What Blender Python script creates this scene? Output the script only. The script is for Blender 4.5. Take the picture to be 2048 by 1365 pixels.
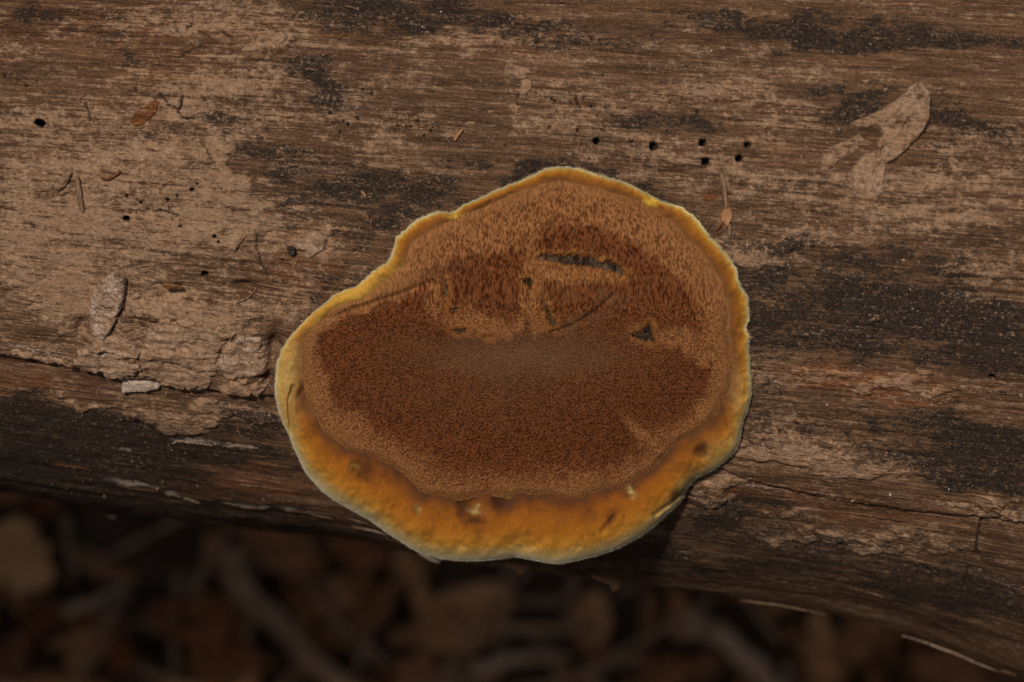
import bpy, math, random
import numpy as np
from mathutils import Vector, Matrix

# ------------------------------------------------------------------ scene, camera, sky, sun
S = bpy.context.scene
for o in list(bpy.data.objects):
    bpy.data.objects.remove(o, do_unlink=True)
COL = S.collection
MM = 0.001
PITCH = math.radians(65)                      # the camera looks down at the log
XU = np.array([1.0, 0, 0])
XV = np.array([0, math.sin(PITCH), math.cos(PITCH)])
XW = np.array([0, -math.cos(PITCH), math.sin(PITCH)])
C0 = np.array([0, 0, 0.640])                  # log axis
CAMV, CAMW = -43.0, 680.0                     # mm
K = 2048 * 100 / 36.0


def world(u, v, w):
    u, v, w = [np.asarray(a, float) * MM for a in (u, v, w)]
    return C0 + u[..., None] * XU + v[..., None] * XV + w[..., None] * XW


def unproj(px, py, w):
    d = CAMW - np.asarray(w, float)
    return (px - 1024.0) * d / K, CAMV - (py - 682.5) * d / K, np.asarray(w, float) + 0 * d


def proj(u, v, w):
    d = CAMW - w
    return 1024.0 + u * K / d, 682.5 - (v - CAMV) * K / d


cam_d = bpy.data.cameras.new('camera')
cam = bpy.data.objects.new('camera', cam_d)
COL.objects.link(cam)
cam.location = Vector(world(0, CAMV, CAMW))
cam.rotation_euler = Matrix((XU, XV, XW)).transposed().to_euler()
cam_d.lens = 100
cam_d.sensor_width = 36
cam_d.clip_start = 0.02
cam_d.clip_end = 200
cam_d.dof.use_dof = True
cam_d.dof.focus_distance = 0.594
cam_d.dof.aperture_fstop = 13.0
S.camera = cam

sun_dir = Vector(-math.tan(math.radians(13)) * XU + math.tan(math.radians(13)) * XV + XW).normalized()
sun_d = bpy.data.lights.new('sun', 'SUN')
sun = bpy.data.objects.new('sun', sun_d)
COL.objects.link(sun)
sun.rotation_euler = sun_dir.to_track_quat('Z', 'Y').to_euler()
sun_d.energy = 4.2
sun_d.angle = math.radians(3)
sun_d.color = (1.0, 0.93, 0.82)

wd = bpy.data.worlds.new('World')
S.world = wd
wd.use_nodes = True
wn = wd.node_tree.nodes
sky = wn.new('ShaderNodeTexSky')
sky.sky_type = 'NISHITA'
sky.sun_disc = False
sky.sun_elevation = math.asin(sun_dir.z)
sky.dust_density = 3.0
sky.ozone_density = 0.2
sky.sun_rotation = math.atan2(sun_dir.x, sun_dir.y)
wd.node_tree.links.new(sky.outputs[0], wn['Background'].inputs[0])
wn['Background'].inputs[1].default_value = 0.05
S.view_settings.view_transform = 'Standard'
S.view_settings.look = 'None'
S.view_settings.exposure = -0.30
S.view_settings.gamma = 1.0
S.render.engine = 'CYCLES'

# ------------------------------------------------------------------ numeric helpers
rng = np.random.default_rng(7)
TAB = rng.random((16, 256, 256))


def vnoise(x, y, k=0):
    x = np.asarray(x, float); y = np.asarray(y, float)
    xi = np.floor(x).astype(int); yi = np.floor(y).astype(int)
    fx = x - xi; fy = y - yi
    fx = fx * fx * (3 - 2 * fx); fy = fy * fy * (3 - 2 * fy)
    T = TAB[k % 16]
    a = T[xi & 255, yi & 255]; b = T[(xi + 1) & 255, yi & 255]
    c = T[xi & 255, (yi + 1) & 255]; d = T[(xi + 1) & 255, (yi + 1) & 255]
    return (a * (1 - fx) + b * fx) * (1 - fy) + (c * (1 - fx) + d * fx) * fy


def fbm(x, y, octv=4, k=0, gain=0.5):
    s = 0; amp = 1; tot = 0
    for i in range(octv):
        s = s + amp * vnoise(x * 2.03 ** i + 17.3 * i + k * 3.1, y * 2.03 ** i + 9.7 * i, k + i)
        tot += amp; amp *= gain
    return s / tot


def sstep(a, b, x):
    t = np.clip((x - a) / (b - a), 0, 1)
    return t * t * (3 - 2 * t)


def blobs(px, py, lst):
    """soft union of rotated ellipses given in photograph pixels (x, y, rx, ry, angle, strength)"""
    out = np.zeros_like(px)
    for (x, y, rx, ry, a, s) in lst:
        ca, sa = math.cos(math.radians(a)), math.sin(math.radians(a))
        dx, dy = px - x, py - y
        q = ((dx * ca + dy * sa) / rx) ** 2 + ((-dx * sa + dy * ca) / ry) ** 2
        out = np.maximum(out, s * np.exp(-q * 0.9))
    return out


def poly_sd(px, py, poly):
    """signed distance to a polygon, positive inside"""
    P = np.asarray(poly, float)
    Q = np.roll(P, -1, 0)
    d = np.full(px.shape, 1e9)
    ins = np.zeros(px.shape, bool)
    for (ax, ay), (bx, by) in zip(P, Q):
        ex, ey = bx - ax, by - ay
        t = np.clip(((px - ax) * ex + (py - ay) * ey) / (ex * ex + ey * ey + 1e-9), 0, 1)
        d = np.minimum(d, (px - ax - t * ex) ** 2 + (py - ay - t * ey) ** 2)
        c = ((ay > py) != (by > py)) & (px < (bx - ax) * (py - ay) / ((by - ay) if by != ay else 1e-9) + ax)
        ins ^= c
    d = np.sqrt(d)
    return np.where(ins, d, -d)


def line_d(px, py, pts):
    d = np.full(px.shape, 1e9)
    for (ax, ay), (bx, by) in zip(pts[:-1], pts[1:]):
        ex, ey = bx - ax, by - ay
        t = np.clip(((px - ax) * ex + (py - ay) * ey) / (ex * ex + ey * ey + 1e-9), 0, 1)
        d = np.minimum(d, np.hypot(px - ax - t * ex, py - ay - t * ey))
    return d


def tag(o, label=None, cat=None, group=None, kind=None):
    if label: o['label'] = label
    if cat: o['category'] = cat
    if group: o['group'] = group
    if kind: o['kind'] = kind
    return o


def build(name, verts, quads, mat, parent=None, tris=None, attrs=None, smooth=True):
    """one mesh object from numpy arrays"""
    me = bpy.data.meshes.new(name)
    verts = np.asarray(verts, np.float32)
    if parent is not None:
        verts = verts - np.array(parent.location, np.float32)
        org = np.zeros(3, np.float32)
    else:
        org = np.array([verts[:, 0].mean(), verts[:, 1].mean(), verts[:, 2].min()], np.float32)
        verts = verts - org
    quads = np.asarray(quads, np.int32).reshape(-1, 4)
    tri = np.asarray(tris if tris is not None else np.zeros((0, 3)), np.int32).reshape(-1, 3)
    me.vertices.add(len(verts)); me.vertices.foreach_set('co', verts.ravel())
    loops = np.concatenate([quads.ravel(), tri.ravel()])
    me.loops.add(len(loops)); me.loops.foreach_set('vertex_index', loops)
    starts = np.concatenate([np.arange(len(quads)) * 4, len(quads) * 4 + np.arange(len(tri)) * 3]).astype(np.int32)
    me.polygons.add(len(starts)); me.polygons.foreach_set('loop_start', starts)
    me.polygons.foreach_set('use_smooth', np.full(len(starts), smooth))
    me.update(calc_edges=True)
    for an, arr in (attrs or {}).items():
        arr = np.asarray(arr, np.float32)
        if arr.shape[1] == 4:
            at = me.attributes.new(an, 'FLOAT_COLOR', 'POINT'); at.data.foreach_set('color', arr.ravel())
        else:
            at = me.attributes.new(an, 'FLOAT_VECTOR', 'POINT'); at.data.foreach_set('vector', arr.ravel())
    me.materials.append(mat)
    o = bpy.data.objects.new(name, me)
    COL.objects.link(o)
    o.location = Vector([float(c) for c in org])
    if parent is not None: o.parent = parent
    return o


def empty(name, loc):
    o = bpy.data.objects.new(name, None)
    COL.objects.link(o); o.location = Vector([float(c) for c in loc]); o.empty_display_size = 0.01
    return o


def grid_quads(nu, nv, wrap_u=False, wrap_v=False):
    i = np.arange(nu if wrap_u else nu - 1); j = np.arange(nv if wrap_v else nv - 1)
    I, J = np.meshgrid(i, j, indexing='ij')
    I2, J2 = (I + 1) % nu, (J + 1) % nv
    return np.stack([I * nv + J, I2 * nv + J, I2 * nv + J2, I * nv + J2], -1).reshape(-1, 4)


# ------------------------------------------------------------------ material helpers
class NT:
    def __init__(s, name, rough=0.85, spec=0.2):
        s.m = bpy.data.materials.new(name); s.m.use_nodes = True
        s.n = s.m.node_tree.nodes; s.l = s.m.node_tree.links
        s.b = s.n['Principled BSDF']
        s.b.inputs['Roughness'].default_value = rough
        s.b.inputs['Specular IOR Level'].default_value = spec

    def set(s, sock, v):
        if isinstance(v, bpy.types.NodeSocket): s.l.new(v, sock)
        else:
            if isinstance(v, (tuple, list)) and len(v) == 3 and len(sock.default_value) == 4: v = (*v, 1)
            sock.default_value = v

    def attr(s, name, out='Color'):
        a = s.n.new('ShaderNodeAttribute'); a.attribute_name = name
        return a.outputs[out]

    def sep(s, c):
        x = s.n.new('ShaderNodeSeparateColor'); s.l.new(c, x.inputs[0]); return x.outputs

    def coord(s): return s.n.new('ShaderNodeTexCoord').outputs['Object']

    def mapv(s, v, scale):
        x = s.n.new('ShaderNodeMapping'); s.l.new(v, x.inputs[0]); x.inputs['Scale'].default_value = scale
        return x.outputs[0]

    def noise(s, v, scale, detail=4, rough=0.55, dist=0.0):
        x = s.n.new('ShaderNodeTexNoise'); s.l.new(v, x.inputs['Vector'])
        x.inputs['Scale'].default_value = scale; x.inputs['Detail'].default_value = detail
        x.inputs['Roughness'].default_value = rough; x.inputs['Distortion'].default_value = dist
        return x.outputs['Fac']

    def vor(s, v, scale, feature='F1', rnd=1.0):
        x = s.n.new('ShaderNodeTexVoronoi'); s.l.new(v, x.inputs['Vector'])
        x.feature = feature; x.inputs['Scale'].default_value = scale; x.inputs['Randomness'].default_value = rnd
        return x.outputs['Distance']

    def math(s, op, a, b=0.0, c=0.0):
        x = s.n.new('ShaderNodeMath'); x.operation = op
        for i, v in enumerate((a, b, c)): s.set(x.inputs[i], v)
        return x.outputs[0]

    def smooth(s, v, lo, hi, a=0.0, b=1.0):
        x = s.n.new('ShaderNodeMapRange'); x.interpolation_type = 'SMOOTHSTEP'
        for k, q in zip(('Value', 'From Min', 'From Max', 'To Min', 'To Max'), (v, lo, hi, a, b)): s.set(x.inputs[k], q)
        return x.outputs[0]

    def mix(s, f, a, b, mode='MIX'):
        x = s.n.new('ShaderNodeMix'); x.data_type = 'RGBA'; x.blend_type = mode
        s.set(x.inputs[0], f); s.set(x.inputs[6], a); s.set(x.inputs[7], b)
        return x.outputs[2]

    def hc(s, f, lo=0.36, hi=0.64):
        x = s.n.new('ShaderNodeMapRange'); s.l.new(f, x.inputs['Value'])
        x.inputs['From Min'].default_value = lo; x.inputs['From Max'].default_value = hi
        return x.outputs[0]

    def ramp(s, f, stops):
        x = s.n.new('ShaderNodeValToRGB'); s.l.new(f, x.inputs[0])
        e = x.color_ramp.elements
        while len(e) < len(stops): e.new(0.5)
        for k, (p, c) in zip(e, stops): k.position = p; k.color = (*c, 1)
        return x.outputs[0]

    def bump(s, h, strength=0.5, dist=0.0005, nrm=None):
        x = s.n.new('ShaderNodeBump'); s.l.new(h, x.inputs['Height'])
        x.inputs['Strength'].default_value = strength; x.inputs['Distance'].default_value = dist
        if nrm: s.l.new(nrm, x.inputs['Normal'])
        s.l.new(x.outputs[0], s.b.inputs['Normal'])
        return x.outputs[0]

    def color(s, c): s.set(s.b.inputs['Base Color'], c); return s.m


def mat_log():
    t = NT('weathered_wood', 0.95, 0.02)
    ta = t.attr('ta', 'Vector'); mk = t.attr('mask'); r, g, b = t.sep(mk)[:3]
    al = t.attr('mask', 'Alpha')

    def ctr(f, k): return t.math('MULTIPLY_ADD', f, k, -k / 2)
    fib = t.hc(t.noise(t.mapv(ta, (0.06, 1.4, 1)), 1.0, 8, 0.68, 0.5), .30, .70)
    fib2 = t.hc(t.noise(t.mapv(ta, (0.32, 4.0, 1)), 1.0, 4, 0.7, 0.3), .32, .68)
    big = t.hc(t.noise(t.mapv(ta, (0.03, 0.10, 1)), 1.0, 5, 0.65), .35, .65)
    gr = t.hc(t.noise(t.mapv(ta, (0.55, 0.85, 1)), 1.0, 6, 0.75), .34, .66)
    fine = t.hc(t.noise(t.mapv(ta, (2.3, 3.1, 1)), 1.0, 2, 0.7), .32, .68)
    grit = t.hc(t.noise(t.mapv(ta, (1.1, 1.5, 1)), 1.0, 3, 0.8), .34, .66)
    mold = t.hc(t.noise(t.mapv(ta, (0.55, 2.0, 1)), 1.0, 7, 0.8, 0.4), .34, .66)
    mid = t.hc(t.noise(t.mapv(ta, (0.13, 0.34, 1)), 1.0, 5, 0.7, 0.6), .34, .66)
    wood = t.ramp(t.math('ADD', t.math('MULTIPLY', fib, 0.45), t.math('ADD', t.math('MULTIPLY', fib2, 0.30), t.math('MULTIPLY', fine, 0.25))),
                  [(0.10, (0.024, 0.016, 0.011)), (0.38, (0.078, 0.047, 0.030)), (0.62, (0.160, 0.096, 0.058)), (0.92, (0.34, 0.220, 0.135))])
    wood = t.mix(big, t.mix(1.0, wood, (0.76, 0.70, 0.66), 'MULTIPLY'), t.mix(1.0, wood, (1.12, 1.0, 0.88), 'MULTIPLY'))
    wood = t.mix(t.math('MULTIPLY', b, 0.65), wood, t.mix(1.0, wood, (1.5, 0.95, 0.60), 'MULTIPLY'))
    mud = t.ramp(t.math('ADD', t.math('MULTIPLY', gr, 0.3), t.math('ADD', t.math('MULTIPLY', grit, 0.35), t.math('MULTIPLY', fine, 0.35))),
                 [(0.10, (0.145, 0.081, 0.047)), (0.36, (0.235, 0.138, 0.082)), (0.60, (0.305, 0.184, 0.111)), (0.94, (0.41, 0.265, 0.168))])
    mm = t.math('ADD', t.math('ADD', t.math('MULTIPLY', r, 0.72), ctr(mid, 0.45)), t.math('ADD', ctr(gr, 0.50), t.math('ADD', ctr(fib2, 0.32), t.math('ADD', ctr(grit, 0.32), ctr(fib, 0.45)))))
    mf = t.math('MULTIPLY', t.smooth(mm, 0.12, 0.68), 0.92)
    c = t.mix(mf, wood, mud)
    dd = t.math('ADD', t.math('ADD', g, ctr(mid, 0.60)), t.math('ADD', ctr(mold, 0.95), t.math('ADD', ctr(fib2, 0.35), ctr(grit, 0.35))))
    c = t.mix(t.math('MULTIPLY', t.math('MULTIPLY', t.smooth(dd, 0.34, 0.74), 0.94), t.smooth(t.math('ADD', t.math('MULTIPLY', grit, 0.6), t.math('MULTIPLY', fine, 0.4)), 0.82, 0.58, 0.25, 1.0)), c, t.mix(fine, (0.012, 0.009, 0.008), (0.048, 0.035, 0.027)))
    c = t.mix(t.math('MULTIPLY', t.smooth(t.math('ADD', al, t.math('ADD', ctr(grit, 0.4), ctr(gr, 0.4))), 0.35, 0.75), 0.85), c, t.mix(fine, (0.28, 0.20, 0.15), (0.52, 0.42, 0.35)))
    h = t.math('ADD', t.math('MULTIPLY', t.math('MULTIPLY_ADD', mf, -0.75, 1.0), t.math('ADD', t.math('MULTIPLY', fib, 0.55), t.math('MULTIPLY', fib2, 0.28))), t.math('ADD', t.math('MULTIPLY', mf, 0.35), t.math('ADD', t.math('MULTIPLY', grit, 0.35), t.math('MULTIPLY', fine, 0.2))))
    t.bump(h, 0.8, 0.0006)
    return t.color(c)


def mat_plain(name, cols, scale=900.0, rough=0.85, stretch=(1, 1, 1), bump=0.4, bd=0.0004, spec=0.04, detail=5):
    t = NT(name, rough, spec)
    v = t.mapv(t.coord(), stretch)
    n = t.noise(v, scale, detail, 0.65)
    n2 = t.noise(v, scale * 4.3, 3, 0.7)
    f = t.math('ADD', t.math('MULTIPLY', n, 0.65), t.math('MULTIPLY', n2, 0.35))
    k = len(cols)
    t.bump(f, bump, bd)
    return t.color(t.ramp(f, [(0.32 + 0.36 * i / (k - 1), c) for i, c in enumerate(cols)]))


def mat_pore():
    t = NT('pore_layer', 0.95, 0.02)
    pc = t.attr('pc', 'Vector'); r, g, b = t.sep(t.attr('zone'))[:3]
    al = t.attr('zone', 'Alpha')

    def ctr(f, k): return t.math('MULTIPLY_ADD', f, k, -k / 2)
    wob = t.hc(t.noise(pc, 1.9, 3, 0.7))
    v = t.vor(pc, 2.9)
    n = t.hc(t.noise(pc, 0.16, 6, 0.72)); nf = t.hc(t.noise(pc, 3.0, 3, 0.75), .32, .68); nm = t.hc(t.noise(pc, 0.7, 4, 0.75))
    dk = t.math('ADD', r, t.math('ADD', ctr(n, 0.30), t.math('ADD', ctr(nf, 0.30), ctr(nm, 0.35))))
    dk = t.smooth(dk, 0.18, 0.80)
    wall = t.mix(dk, t.mix(nf, (0.185, 0.070, 0.023), (0.40, 0.175, 0.066)), t.mix(nf, (0.090, 0.026, 0.009), (0.225, 0.076, 0.027)))
    hole = t.mix(dk, (0.105, 0.032, 0.010), (0.040, 0.011, 0.004))
    hm = t.smooth(t.math('ADD', v, t.math('ADD', ctr(wob, 0.45), ctr(nm, 0.25))), 0.58, 0.16)
    hm = t.math('MULTIPLY', hm, t.math('SUBTRACT', 0.88, t.math('MULTIPLY', b, 0.55)))
    c = t.mix(hm, wall, hole)
    c = t.mix(t.math('MULTIPLY', b, t.math('MULTIPLY_ADD', nf, 0.5, 0.30)), c, t.mix(dk, (0.25, 0.115, 0.040), (0.150, 0.096, 0.056)))
    c = t.mix(t.math('MULTIPLY', g, t.math('MULTIPLY_ADD', nm, 0.7, 0.3)), c, t.mix(nf, (0.14, 0.050, 0.013), (0.38, 0.155, 0.045)))
    c = t.mix(t.smooth(t.math('ADD', al, t.math('ADD', ctr(wob, 0.5), ctr(nm, 0.4))), 0.25, 0.95), c, t.mix(t.smooth(nm, 0.25, 0.85), (0.015, 0.011, 0.009), t.mix(nf, (0.045, 0.028, 0.017), (0.16, 0.105, 0.065))))
    t.bump(t.math('SUBTRACT', t.math('MULTIPLY', nf, 0.5), hm), 0.8, 0.0005)
    return t.color(c)


def mat_margin():
    t = NT('velvety_margin', 0.55, 0.14)
    pc = t.attr('pc', 'Vector'); col = t.attr('tint')
    n = t.hc(t.noise(pc, 0.30, 5, 0.65)); nf = t.hc(t.noise(pc, 3.2, 4, 0.75))
    m = t.math('MULTIPLY', t.math('MULTIPLY_ADD', n, 0.18, 0.91), t.math('MULTIPLY_ADD', nf, 0.40, 0.78))
    x = t.n.new('ShaderNodeVectorMath'); x.operation = 'SCALE'
    t.l.new(col, x.inputs[0]); t.l.new(m, x.inputs['Scale'])
    t.bump(nf, 0.55, 0.0003)
    t.b.inputs['Subsurface Weight'].default_value = 0.4
    t.b.inputs['Subsurface Radius'].default_value = (1.0, 0.45, 0.12)
    t.b.inputs['Subsurface Scale'].default_value = 0.0012
    t.b.inputs['Sheen Weight'].default_value = 0.03
    t.b.inputs['Sheen Roughness'].default_value = 0.5
    t.b.inputs['Sheen Tint'].default_value = (1, 0.9, 0.7, 1)
    return t.color(x.outputs[0])


M = {
    'log': mat_log(), 'pore': mat_pore(), 'margin': mat_margin(),
    'mud': mat_plain('dried_mud', [(0.13, 0.085, 0.058), (0.25, 0.165, 0.108), (0.31, 0.21, 0.14)], 500),
    'mudpale': mat_plain('pale_dried_mud', [(0.22, 0.155, 0.105), (0.33, 0.245, 0.175), (0.40, 0.31, 0.23)], 600),
    'mudgrey': mat_plain('grey_dried_mud', [(0.10, 0.075, 0.058), (0.20, 0.15, 0.112), (0.28, 0.21, 0.155)], 450),
    'palebark': mat_plain('pale_bark', [(0.26, 0.19, 0.13), (0.42, 0.32, 0.235), (0.52, 0.42, 0.33)], 500),
    'chip': mat_plain('fresh_wood_chip', [(0.15, 0.065, 0.028), (0.28, 0.135, 0.062), (0.36, 0.20, 0.10)], 600),
    'redchip': mat_plain('red_brown_bark', [(0.085, 0.032, 0.014), (0.19, 0.078, 0.032), (0.26, 0.125, 0.06)], 500),
    'fibre': mat_plain('brown_fibre', [(0.075, 0.048, 0.03), (0.17, 0.11, 0.07), (0.26, 0.18, 0.12)], 500),
    'dark': mat_plain('dark_frass', [(0.015, 0.012, 0.010), (0.035, 0.028, 0.022), (0.055, 0.043, 0.034)], 700),
    'wound': mat_plain('dark_wound', [(0.04, 0.012, 0.004), (0.12, 0.04, 0.01), (0.2, 0.08, 0.02)], 700),
    'flesh': mat_plain('pale_yellow_flesh', [(0.30, 0.20, 0.05), (0.42, 0.33, 0.12), (0.48, 0.42, 0.2)], 500),
    'soil': mat_plain('dark_forest_soil', [(0.025, 0.016, 0.010), (0.06, 0.038, 0.023), (0.11, 0.068, 0.04)], 60, bump=0.8, bd=0.004),
    'leafdark': mat_plain('dark_dead_leaf', [(0.13, 0.058, 0.024), (0.25, 0.113, 0.048), (0.36, 0.17, 0.074)], 60, 0.6),
    'leafbrown': mat_plain('brown_dead_leaf', [(0.20, 0.092, 0.036), (0.36, 0.172, 0.07), (0.50, 0.26, 0.112)], 60, 0.6),
    'leafred': mat_plain('russet_dead_leaf', [(0.12, 0.040, 0.016), (0.20, 0.072, 0.028), (0.28, 0.11, 0.045)], 60, 0.6),
    'leafpale': mat_plain('pale_tan_dead_leaf', [(0.34, 0.16, 0.06), (0.50, 0.26, 0.105), (0.62, 0.35, 0.15)], 60, 0.6),
    'twig': mat_plain('twig_bark', [(0.13, 0.072, 0.037), (0.26, 0.148, 0.080), (0.38, 0.23, 0.135)], 150, 0.85, (0.3, 1, 1)),
    'twigpale': mat_plain('barkless_twig', [(0.20, 0.12, 0.065), (0.34, 0.21, 0.12), (0.46, 0.30, 0.18)], 150, 0.8, (0.3, 1, 1)),
}
tq = NT('quartz_grain', 0.15, 0.6); tq.color((0.75, 0.70, 0.62)); M['quartz'] = tq.m
tt = NT('white_down', 0.7, 0.3); tt.color(tt.mix(tt.noise(tt.coord(), 300, 2), (0.50, 0.42, 0.24), (0.68, 0.61, 0.44))); M['down'] = tt.m

# ------------------------------------------------------------------ the log's form
SIL = np.array([(-700, 905), (-300, 935), (0, 980), (137, 1007), (308, 1031), (445, 1048), (582, 1066), (674, 1071), (777, 1093), (879, 1122),
                (1016, 1131), (1071, 1139), (1187, 1154), (1374, 1178), (1468, 1192), (1587, 1209), (1690, 1230), (1793, 1257), (1912, 1298), (2048, 1353), (2300, 1430), (2700, 1480)], float)
SLOPE = math.tan(math.radians(4.2))
THF = np.radians(np.linspace(-40, 130, 341))


def vcen(u): return -SLOPE * np.clip(u, -400, 400)
def r0(u): return np.interp(u, [-500, -110, 0, 110, 500], [90, 92.5, 101.5, 107, 108])
def flare_w(th): return sstep(math.radians(25), math.radians(80), th) * (1 - sstep(math.radians(110), math.radians(170), th))


U_TAB = np.linspace(-480, 480, 241)
DR = []
for u in U_TAB:
    lo, hi = -25.0, 45.0
    for _ in range(30):
        dr = (lo + hi) / 2
        R = r0(u) + dr * flare_w(THF)
        px, py = proj(u, vcen(u) - R * np.sin(THF), R * np.cos(THF))
        k = np.argmax(py)
        if py[k] < np.interp(px[k], SIL[:, 0], SIL[:, 1]): lo = dr
        else: hi = dr
    DR.append(dr)
DR = np.convolve(np.pad(DR, 2, 'edge'), [.1, .2, .4, .2, .1], 'valid')


def log_base(u, th):
    R = r0(u) + np.interp(u, U_TAB, DR) * flare_w(th)
    return vcen(u) - R * np.sin(th), R * np.cos(th)


def hit_base(px, py):
    """where a viewing ray meets the smooth log: returns u, theta"""
    px = np.asarray(px, float); py = np.asarray(py, float)
    lo = np.full(px.shape, math.radians(-60)); hi = np.full(px.shape, math.radians(84))
    u = (px - 1024) * 590 / K
    for _ in range(42):
        th = (lo + hi) / 2
        v, w = log_base(u, th)
        qx, qy = proj(u, v, w)
        u = (px - 1024) * (CAMW - w) / K
        lo = np.where(qy < py, th, lo); hi = np.where(qy < py, hi, th)
    return u, th


def w_log(px, py):
    u, th = hit_base(px, py)
    return log_base(u, th)[1]


# sample lines: fine where the photograph looks, coarse elsewhere
u_in = np.arange(-119, 119.01, 0.29)
u_lines = np.concatenate([np.arange(-470, -121, 6.0), u_in, np.arange(123, 471, 6.0)])
th_in = np.concatenate([np.radians(np.arange(-29, 74, 0.166)), np.radians(np.arange(74, 108, 0.3))])
th_lines = np.concatenate([th_in, np.radians(np.linspace(111, 327, 55))])
UU, TT = np.meshgrid(u_lines, th_lines, indexing='ij')
LV, LW = log_base(UU, TT)
PX, PY = proj(UU, LV, LW)
front = (TT < math.radians(108)) & (np.abs(UU) < 121)
AA = TT * 100.0                                            # arc length, mm

DARK = [(870, 40, 240, 38, 5, .85), (1060, 62, 150, 22, 8, .55), (1250, 60, 150, 22, 5, .3), (1450, 45, 150, 26, 5, .7), (1650, 75, 260, 26, 6, .85),
        (1880, 80, 190, 24, 5, .7), (640, 158, 62, 34, 40, .75), (560, 300, 130, 26, 8, .6), (700, 372, 150, 40, 0, .65), (610, 400, 110, 34, 0, .5),
        (760, 432, 100, 36, -20, .65), (860, 398, 100, 26, -25, .7), (900, 345, 150, 24, 0, .5), (1060, 342, 70, 13, -4, .85), (1240, 362, 70, 12, 24, .7),
        (560, 345, 70, 30, 0, .6), (1360, 250, 120, 18, 3, .8), (1650, 178, 60, 16, 0, .6), (1735, 192, 70, 18, -18, .85), (1710, 222, 90, 12, -5, .7), (1900, 230, 60, 55, 0, .6),
        (1960, 258, 100, 20, 3, .65), (1560, 488, 70, 18, 0, .65), (1700, 560, 220, 50, 0, .55), (1850, 622, 210, 60, 8, 1.2), (1960, 680, 140, 55, 5, 1.3),
        (1700, 690, 220, 42, 0, .7), (1600, 600, 130, 45, 0, .55), (1560, 562, 45, 18, 0, .85), (1530, 660, 40, 70, 0, .55), (1900, 850, 220, 30, 5, .8), (1980, 890, 120, 40, 8, 1.1),
        (1950, 945, 120, 36, 10, 1.1), (1735, 850, 45, 20, 0, .8), (1640, 840, 60, 18, 0, .4), (1800, 905, 120, 24, 5, .55), (30, 832, 260, 34, 6, 1.4), (230, 872, 270, 36, 8, 1.3),
        (60, 925, 280, 60, 6, 1.3), (450, 1035, 300, 14, 7, .9), (120, 985, 260, 22, 9, 1.1), (260, 935, 110, 28, 5, .85), (80, 40, 70, 22, 0, .6), (180, 62, 60, 20, 0, .5), (230, 22, 50, 20, 0, .5), (1420, 1050, 110, 60, 0, .6), (1700, 1110, 420, 40, 8, .5),
        (1500, 1000, 120, 14, 5, .6), (1900, 1180, 240, 60, 12, .6), (1300, 1120, 240, 40, 6, .6), (420, 1010, 300, 20, 8, .7), (640, 590, 60, 30, -40, .5), (700, 520, 70, 40, -30, .5),  # blobs under the fungus and at lower right paint in shade, others stains
        (620, 330, 100, 24, 10, .5), (240, 110, 60, 14, 5, .5), (420, 240, 60, 24, -20, .5), (340, 270, 90, 14, 0, .4), (1290, 1000, 40, 14, 0, .4), (520, 845, 60, 24, 5, .6), (1530, 800, 26, 90, 5, .35),
        (1620, 30, 90, 16, 4, .5), (1780, 520, 90, 18, 0, .5), (1500, 640, 40, 50, 0, .5), (1800, 640, 120, 30, 6, .7), (1690, 610, 60, 20, 0, .7)]
MUD = [(180, 470, 420, 210, 5, .62), (500, 120, 260, 110, 10, .45), (100, 450, 260, 110, 0, .9), (230, 330, 260, 110, 0, .62), (440, 330, 40, 130, -28, .95), (470, 165, 140, 70, -30, .75), (555, 85, 50, 18, -10, .9), (365, 215, 70, 48, 0, .95),
       (420, 450, 200, 80, 0, .8), (150, 570, 140, 90, 0, .85), (350, 640, 210, 90, 0, .85), (620, 490, 50, 40, 0, .85), (1300, 200, 220, 50, 0, .4), (1430, 180, 160, 50, 0, .45),
       (1530, 250, 110, 60, 0, .45), (1340, 320, 150, 32, 0, .5), (1550, 390, 120, 45, 0, .5), (1490, 508, 90, 34, 0, .85), (1600, 485, 90, 26, 0, .7), (1900, 345, 160, 80, 0, .5),
       (1760, 380, 120, 50, 0, .5), (1560, 885, 100, 45, 0, .65), (1660, 925, 150, 34, 5, .6), (1990, 1010, 90, 14, 5, .65), (1700, 1075, 330, 22, 7, .55), (560, 830, 80, 24, 0, .6),
       (400, 835, 160, 28, 3, .75), (180, 800, 140, 16, 5, .6), (80, 250, 150, 50, 0, .45), (1160, 80, 180, 26, 5, .45), (930, 90, 120, 16, 5, .4), (1820, 775, 200, 24, 5, .55), (500, 240, 120, 60, -10, .5),
       (1440, 985, 50, 40, 0, .7), (1600, 1040, 120, 20, 6, .5), (550, 560, 90, 70, 0, .5), (1600, 140, 160, 30, 3, .4), (1350, 130, 160, 30, 3, .35), (1750, 640, 40, 14, 0, .6),
       (1960, 560, 90, 40, 0, .55), (700, 300, 120, 26, 0, .4), (300, 50, 160, 40, 0, .4), (1800, 440, 160, 40, 0, .45), (1500, 760, 100, 40, 0, .35), (420, 60, 80, 60, 30, .5)]
RED = [(200, 60, 220, 46, 3, .6), (330, 125, 170, 34, 4, .35), (1690, 757, 110, 16, 3, 1.3), (1760, 795, 140, 12, 6, 1.3), (600, 560, 70, 60, 0, .7), (640, 540, 50, 40, 0, .6), (1600, 985, 150, 14, 6, .7),
       (1640, 1020, 240, 16, 6, .6), (760, 60, 140, 14, 5, .5), (480, 960, 140, 34, 8, .6), (1850, 765, 100, 20, 4, .5), (1000, 90, 160, 20, 5, .4), (60, 770, 80, 30, 5, .6), (340, 610, 60, 20, 0, .5)]
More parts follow.
